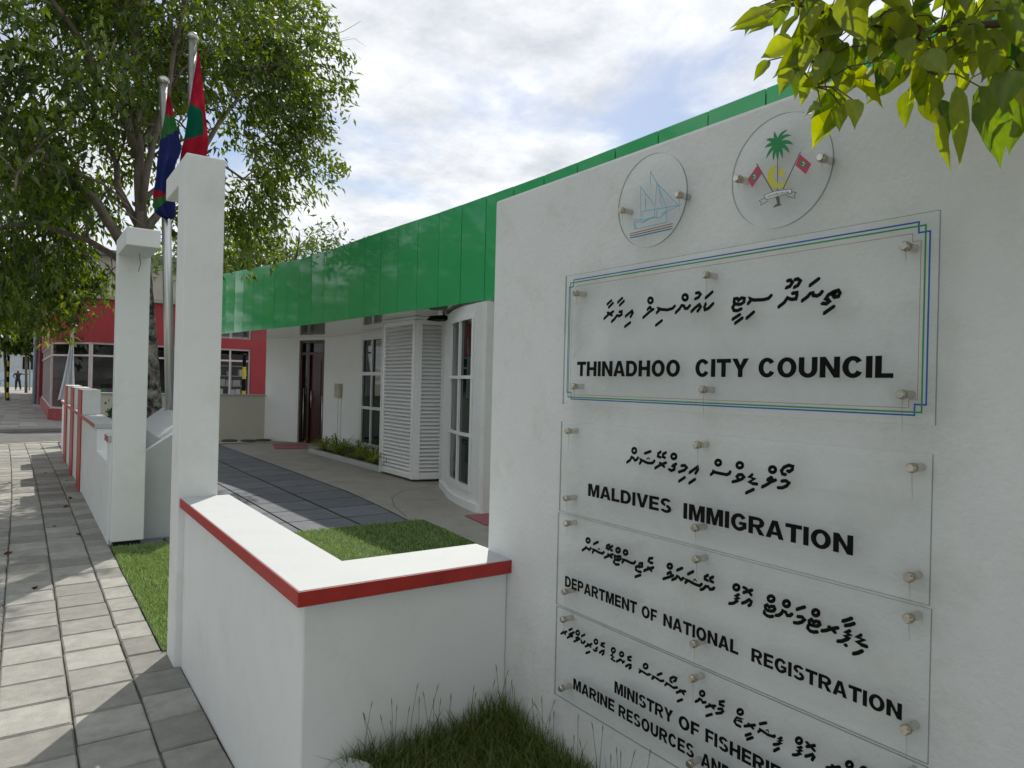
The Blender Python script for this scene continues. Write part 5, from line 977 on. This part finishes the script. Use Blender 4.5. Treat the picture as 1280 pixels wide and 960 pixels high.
# banded post beyond the cream wall
bp = MB()
for k in range(6): bp.tube([(5.62, 22.5, .0+k*.37), (5.62, 22.5, .37+k*.37)], .055, 12, k % 2)
bp.lathe((5.62, 22.5, 2.22), [(.055, 0), (.05, .02), (.02, .03)], 12, 1)
tag(bp.build('banded_post', [MATS['yellow_paint'], black_m]), 'yellow and black banded post before the red shop window, beyond the cream wall', 'post')
# downpipe and maroon building along the far pavement
mbd = thing('maroon_building', 'two storey building with a maroon base and grey roof along the far pavement', 'building', (4, 50, 0))
mb = MB(); mb.box(.70, 10, 40.1, 62, 3.2, 7.4); mb.build('wall', mat('beige_render', (.45, .42, .36), .8, var=.1), mbd)
mb = MB(); mb.box(.66, 9.9, 40.05, 61.9, -.02, 3.199); mb.build('base', mat('maroon_render', (.20, .025, .035), .7, var=.2), mbd)
mb = MB(); mb.box(-.6, 10.5, 39.6, 62.4, 7.4, 7.65); mb.build('roof', mat('grey_roof', (.16, .17, .18), .7), mbd)
for y in (42, 46, 50, 54, 58):
    mb = MB(); mb.box(.64, .70, y, y+1.6, 4.2, 6.2); w_ = mb.build('window', glass_m, mbd)
    mb = MB(); mb.box(.62, .645, y-.05, y+1.65, 4.12, 4.2); mb.box(.62, .645, y+.77, y+.83, 4.2, 6.2); mb.build('window_frame', white_trim, w_)
dp = MB(); dp.tube([(.5, 41.2, 0), (.5, 41.2, 7.2), (.75, 41.2, 7.4)], .09, 10); tag(dp.build('downpipe', mat('pale_blue_pipe', (.42, .52, .62), .4), smooth=True), 'pale blue pipe running up the maroon building', 'pipe')
ebd = thing('end_building', 'pale low building closing the far end of the street', 'building', (-6, 95, 0))
mb = MB(); mb.box(-22, 6, 95, 103, -.02, 4.2); mb.build('wall', mat('pale_render', (.50, .54, .55), .8, var=.1), ebd)
mb = MB(); mb.box(-22.2, 6.2, 94.6, 103, 4.2, 4.6); mb.build('roof', MATS['grey_roof'], ebd)
mb = MB(); mb.box(-22, 6, 94.96, 95, 0, 1.5); mb.build('base', mat('pale_blue_render', (.55, .66, .72), .7), ebd)
for x in range(-20, 5, 4): mb = MB(); mb.box(x, x+1.6, 94.95, 94.99, 1.9, 3.3); mb.build('window', glass_m, ebd)

# ------------------------------------------------------------------ person and motorbike on the far pavement
def skin(name, J, E, m, parent=None):
    me = bpy.data.meshes.new(name); me.from_pydata([j[:3] for j in J], E, []); o = bpy.data.objects.new(name, me); COL.objects.link(o)
    md = o.modifiers.new('s', 'SKIN'); md.use_smooth_shade = True
    for v, j in zip(me.skin_vertices[0].data, J): v.radius = (j[3], j[4] if len(j) > 4 else j[3])
    me.skin_vertices[0].data[0].use_root = True
    sb_ = o.modifiers.new('d', 'SUBSURF'); sb_.levels = 1; sb_.render_levels = 1
    nm = bpy.data.meshes.new_from_object(o.evaluated_get(bpy.context.evaluated_depsgraph_get())); bpy.data.objects.remove(o)
    nm.materials.clear(); nm.materials.append(m); return link(name, nm, parent)
px, py = -.30, 72.5
def off(J): return [(j[0]+px, j[1]+py, j[2], *j[3:]) for j in J]
pr = thing('person', 'person in dark clothes standing far off with one hand on the hip', 'person', (px, py, 0))
Jb = off([(0,0,.95,.15,.11),(0,0,1.15,.14,.10),(0,0,1.38,.17,.10),(0,0,1.50,.06),(0,0,1.58,.085,.10),(0,-.01,1.69,.08,.10),(.19,0,1.42,.055),(.45,0,1.36,.042),(.68,-.02,1.40,.034),(.78,-.02,1.41,.03),(-.19,0,1.42,.055),(-.36,.05,1.20,.042),(-.17,-.03,1.02,.036),
          (.10,0,.88,.095),(.15,.02,.48,.065),(.20,.04,.09,.045),(.22,-.12,.04,.04),(-.10,0,.88,.095),(-.12,0,.48,.065),(-.13,.02,.09,.045),(-.15,-.14,.04,.04)])
skin('body', Jb, [(0,1),(1,2),(2,3),(3,4),(4,5),(2,6),(6,7),(7,8),(8,9),(2,10),(10,11),(11,12),(0,13),(13,14),(14,15),(15,16),(0,17),(17,18),(18,19),(19,20)], mat('person_skin', (.03, .02, .015), .7), pr)
skin('shirt', off([(0,0,1.0,.165,.125),(0,0,1.18,.155,.115),(0,0,1.40,.18,.115),(.20,0,1.42,.07),(.33,0,1.39,.06),(-.20,0,1.42,.07),(-.29,.03,1.30,.06)]), [(0,1),(1,2),(2,3),(3,4),(2,5),(5,6)], mat('dark_shirt', (.02, .02, .028), .9), pr)
skin('trousers', off([(0,0,.98,.17,.13),(.10,0,.86,.11),(.15,.02,.48,.085),(.20,.04,.14,.075),(-.10,0,.86,.11),(-.12,0,.48,.085),(-.13,.02,.14,.075)]), [(0,1),(1,2),(2,3),(0,4),(4,5),(5,6)], mat('dark_trousers', (.018, .018, .02), .9), pr)
lp = MB(); lp.tube([(.52, 72.5, 0), (.52, 72.5, 3.2)], .06, 8); tag(lp.build('post', mat('green_grey_post', (.22, .28, .25), .6)), 'grey green post the far person leans a hand on', 'post')
mk = thing('motorbike', 'dark motorbike parked at the left edge by the far road', 'motorbike', (-1.25, 51, 0))
def wheel(y):
    mb = MB(); n = 20; pts = [(-1.2, y+.27*math.cos(2*math.pi*k/n), .3+.27*math.sin(2*math.pi*k/n)) for k in range(n+1)]; mb.tube(pts, .05, 8, cap=False); w_ = mb.build('wheel', mat('tyre_rubber', (.012, .012, .012), .8), mk, smooth=True)
    mb = MB(); mb.tube([(-1.25, y, .3), (-1.15, y, .3)], .07, 10)
    for k in range(6): mb.tube([(-1.2, y, .3), (-1.2, y+.23*math.cos(k*1.047), .3+.23*math.sin(k*1.047))], .012, 5)
    mb.build('rim', steel, w_)
wheel(50.4); wheel(51.65)
mb = MB(); mb.tube([(-1.2, 50.75, .75), (-1.2, 51.05, .82), (-1.2, 51.3, .72), (-1.2, 51.85, .72)], [.10, .16, .12, .08], 10); mb.tube([(-1.2, 50.9, .4), (-1.2, 51.3, .4)], [.16, .15], 8); mb.build('body', black_m, mk, smooth=True)
mb = MB(); mb.tube([(-1.2, 51.15, .84), (-1.2, 51.5, .82), (-1.2, 51.85, .86)], [.09, .12, .08], 8); mb.build('saddle', mat('saddle_vinyl', (.02, .02, .02), .6), mk, smooth=True)
mb = MB(); mb.tube([(-1.2, 50.4, .3), (-1.2, 50.72, .95)], .035, 8); mb.tube([(-1.55, 50.85, 1.02), (-1.35, 50.72, .98), (-1.05, 50.72, .98), (-.85, 50.85, 1.02)], .018, 6); mb.build('handlebar', steel, mk)
mb = MB(); mb.lathe((-1.2, 50.58, .86), [(.06, .1), (.09, .02), (.085, 0), (.02, -.01)], 12, 0, 1); mb.build('headlight', steel, mk)

# ------------------------------------------------------------------ the opposite side of the road (seen in reflections)
oh = thing('opposite_house', 'teal walled house across the road', 'house', (-12, 12, 0))
mb = MB(); mb.box(-18, -11, 4, 15, -.02, 3.2); mb.build('wall', mat('teal_render', (.10, .34, .32), .8, var=.1), oh)
mb = MB(); mb.add([(-18.4, 3.6, 3.2), (-10.6, 3.6, 3.2), (-10.6, 15.4, 3.2), (-18.4, 15.4, 3.2), (-14.5, 3.6, 5), (-14.5, 15.4, 5)], [(0,1,4),(1,2,5,4),(2,3,5),(3,0,4,5),(3,2,1,0)]); mb.build('roof', mat('grey_sheet_roof', (.35, .36, .36), .6), oh)
for y in (5.5, 9, 12.5): mb = MB(); mb.box(-11, -10.96, y, y+1.4, .9, 2.3); mb.build('window', glass_m, oh)
sheet('opposite_pavement', conc_m, -11, -7.6, -40, 120, -.02)
ow = MB(); ow.box(-9.2, -9.0, -12, 40, -.02, 1.2); tag(ow.build('garden_wall', white), 'long white garden wall across the road', 'wall')
for i, (x, y, h, c, lab) in enumerate(((-9.9, 1.5, 7, 3.4, 'dense tree behind the garden wall opposite the sign wall'), (-10.2, 17.5, 8, 3.6, 'tall tree behind the garden wall beyond the teal house'), (-10, 29, 8, 4.2, 'dense tree behind the garden wall farther along the road'), (-10.5, 37, 8.5, 3.8, 'tall tree across the road, farthest along'))):
    simple_tree('shade_tree', (x, y, 0), h, c, lab, tree_leaf, 260, 16, .45, .2, bark_m, 'trees across the road')

simple_tree('unseen_shading_tree', (1.0, -4.2, 0), 7.5, 3.4, 'broad tree behind the viewpoint, on the pavement side of the sign wall', tree_leaf, 420, 16, .4, .17, bark_m)  # out of view, added to dim the walls that face the camera
for i, (x, y) in enumerate(((.40, 9.3), (.52, 9.9), (.30, 8.2), (-.1, 7.1), (.55, 11.5), (.12, 5.9), (-.25, 10.4), (.48, 7.6), (.33, 12.6))):
    V, F = leaves(np.array([[0, 0, .006]]), np.array([[math.cos(i*2.1), math.sin(i*2.1), .12]]), np.array([rng.uniform(.06, .10)]), np.array([.035]), .12)
    o = np_mesh('fallen_leaf', V, F, dry_m, None, [.5]*len(V)); o.location = (x, y, 0); tag(o, 'dry brown leaf fallen on the grey pavement slabs', 'leaf', 'fallen leaves on the pavement')
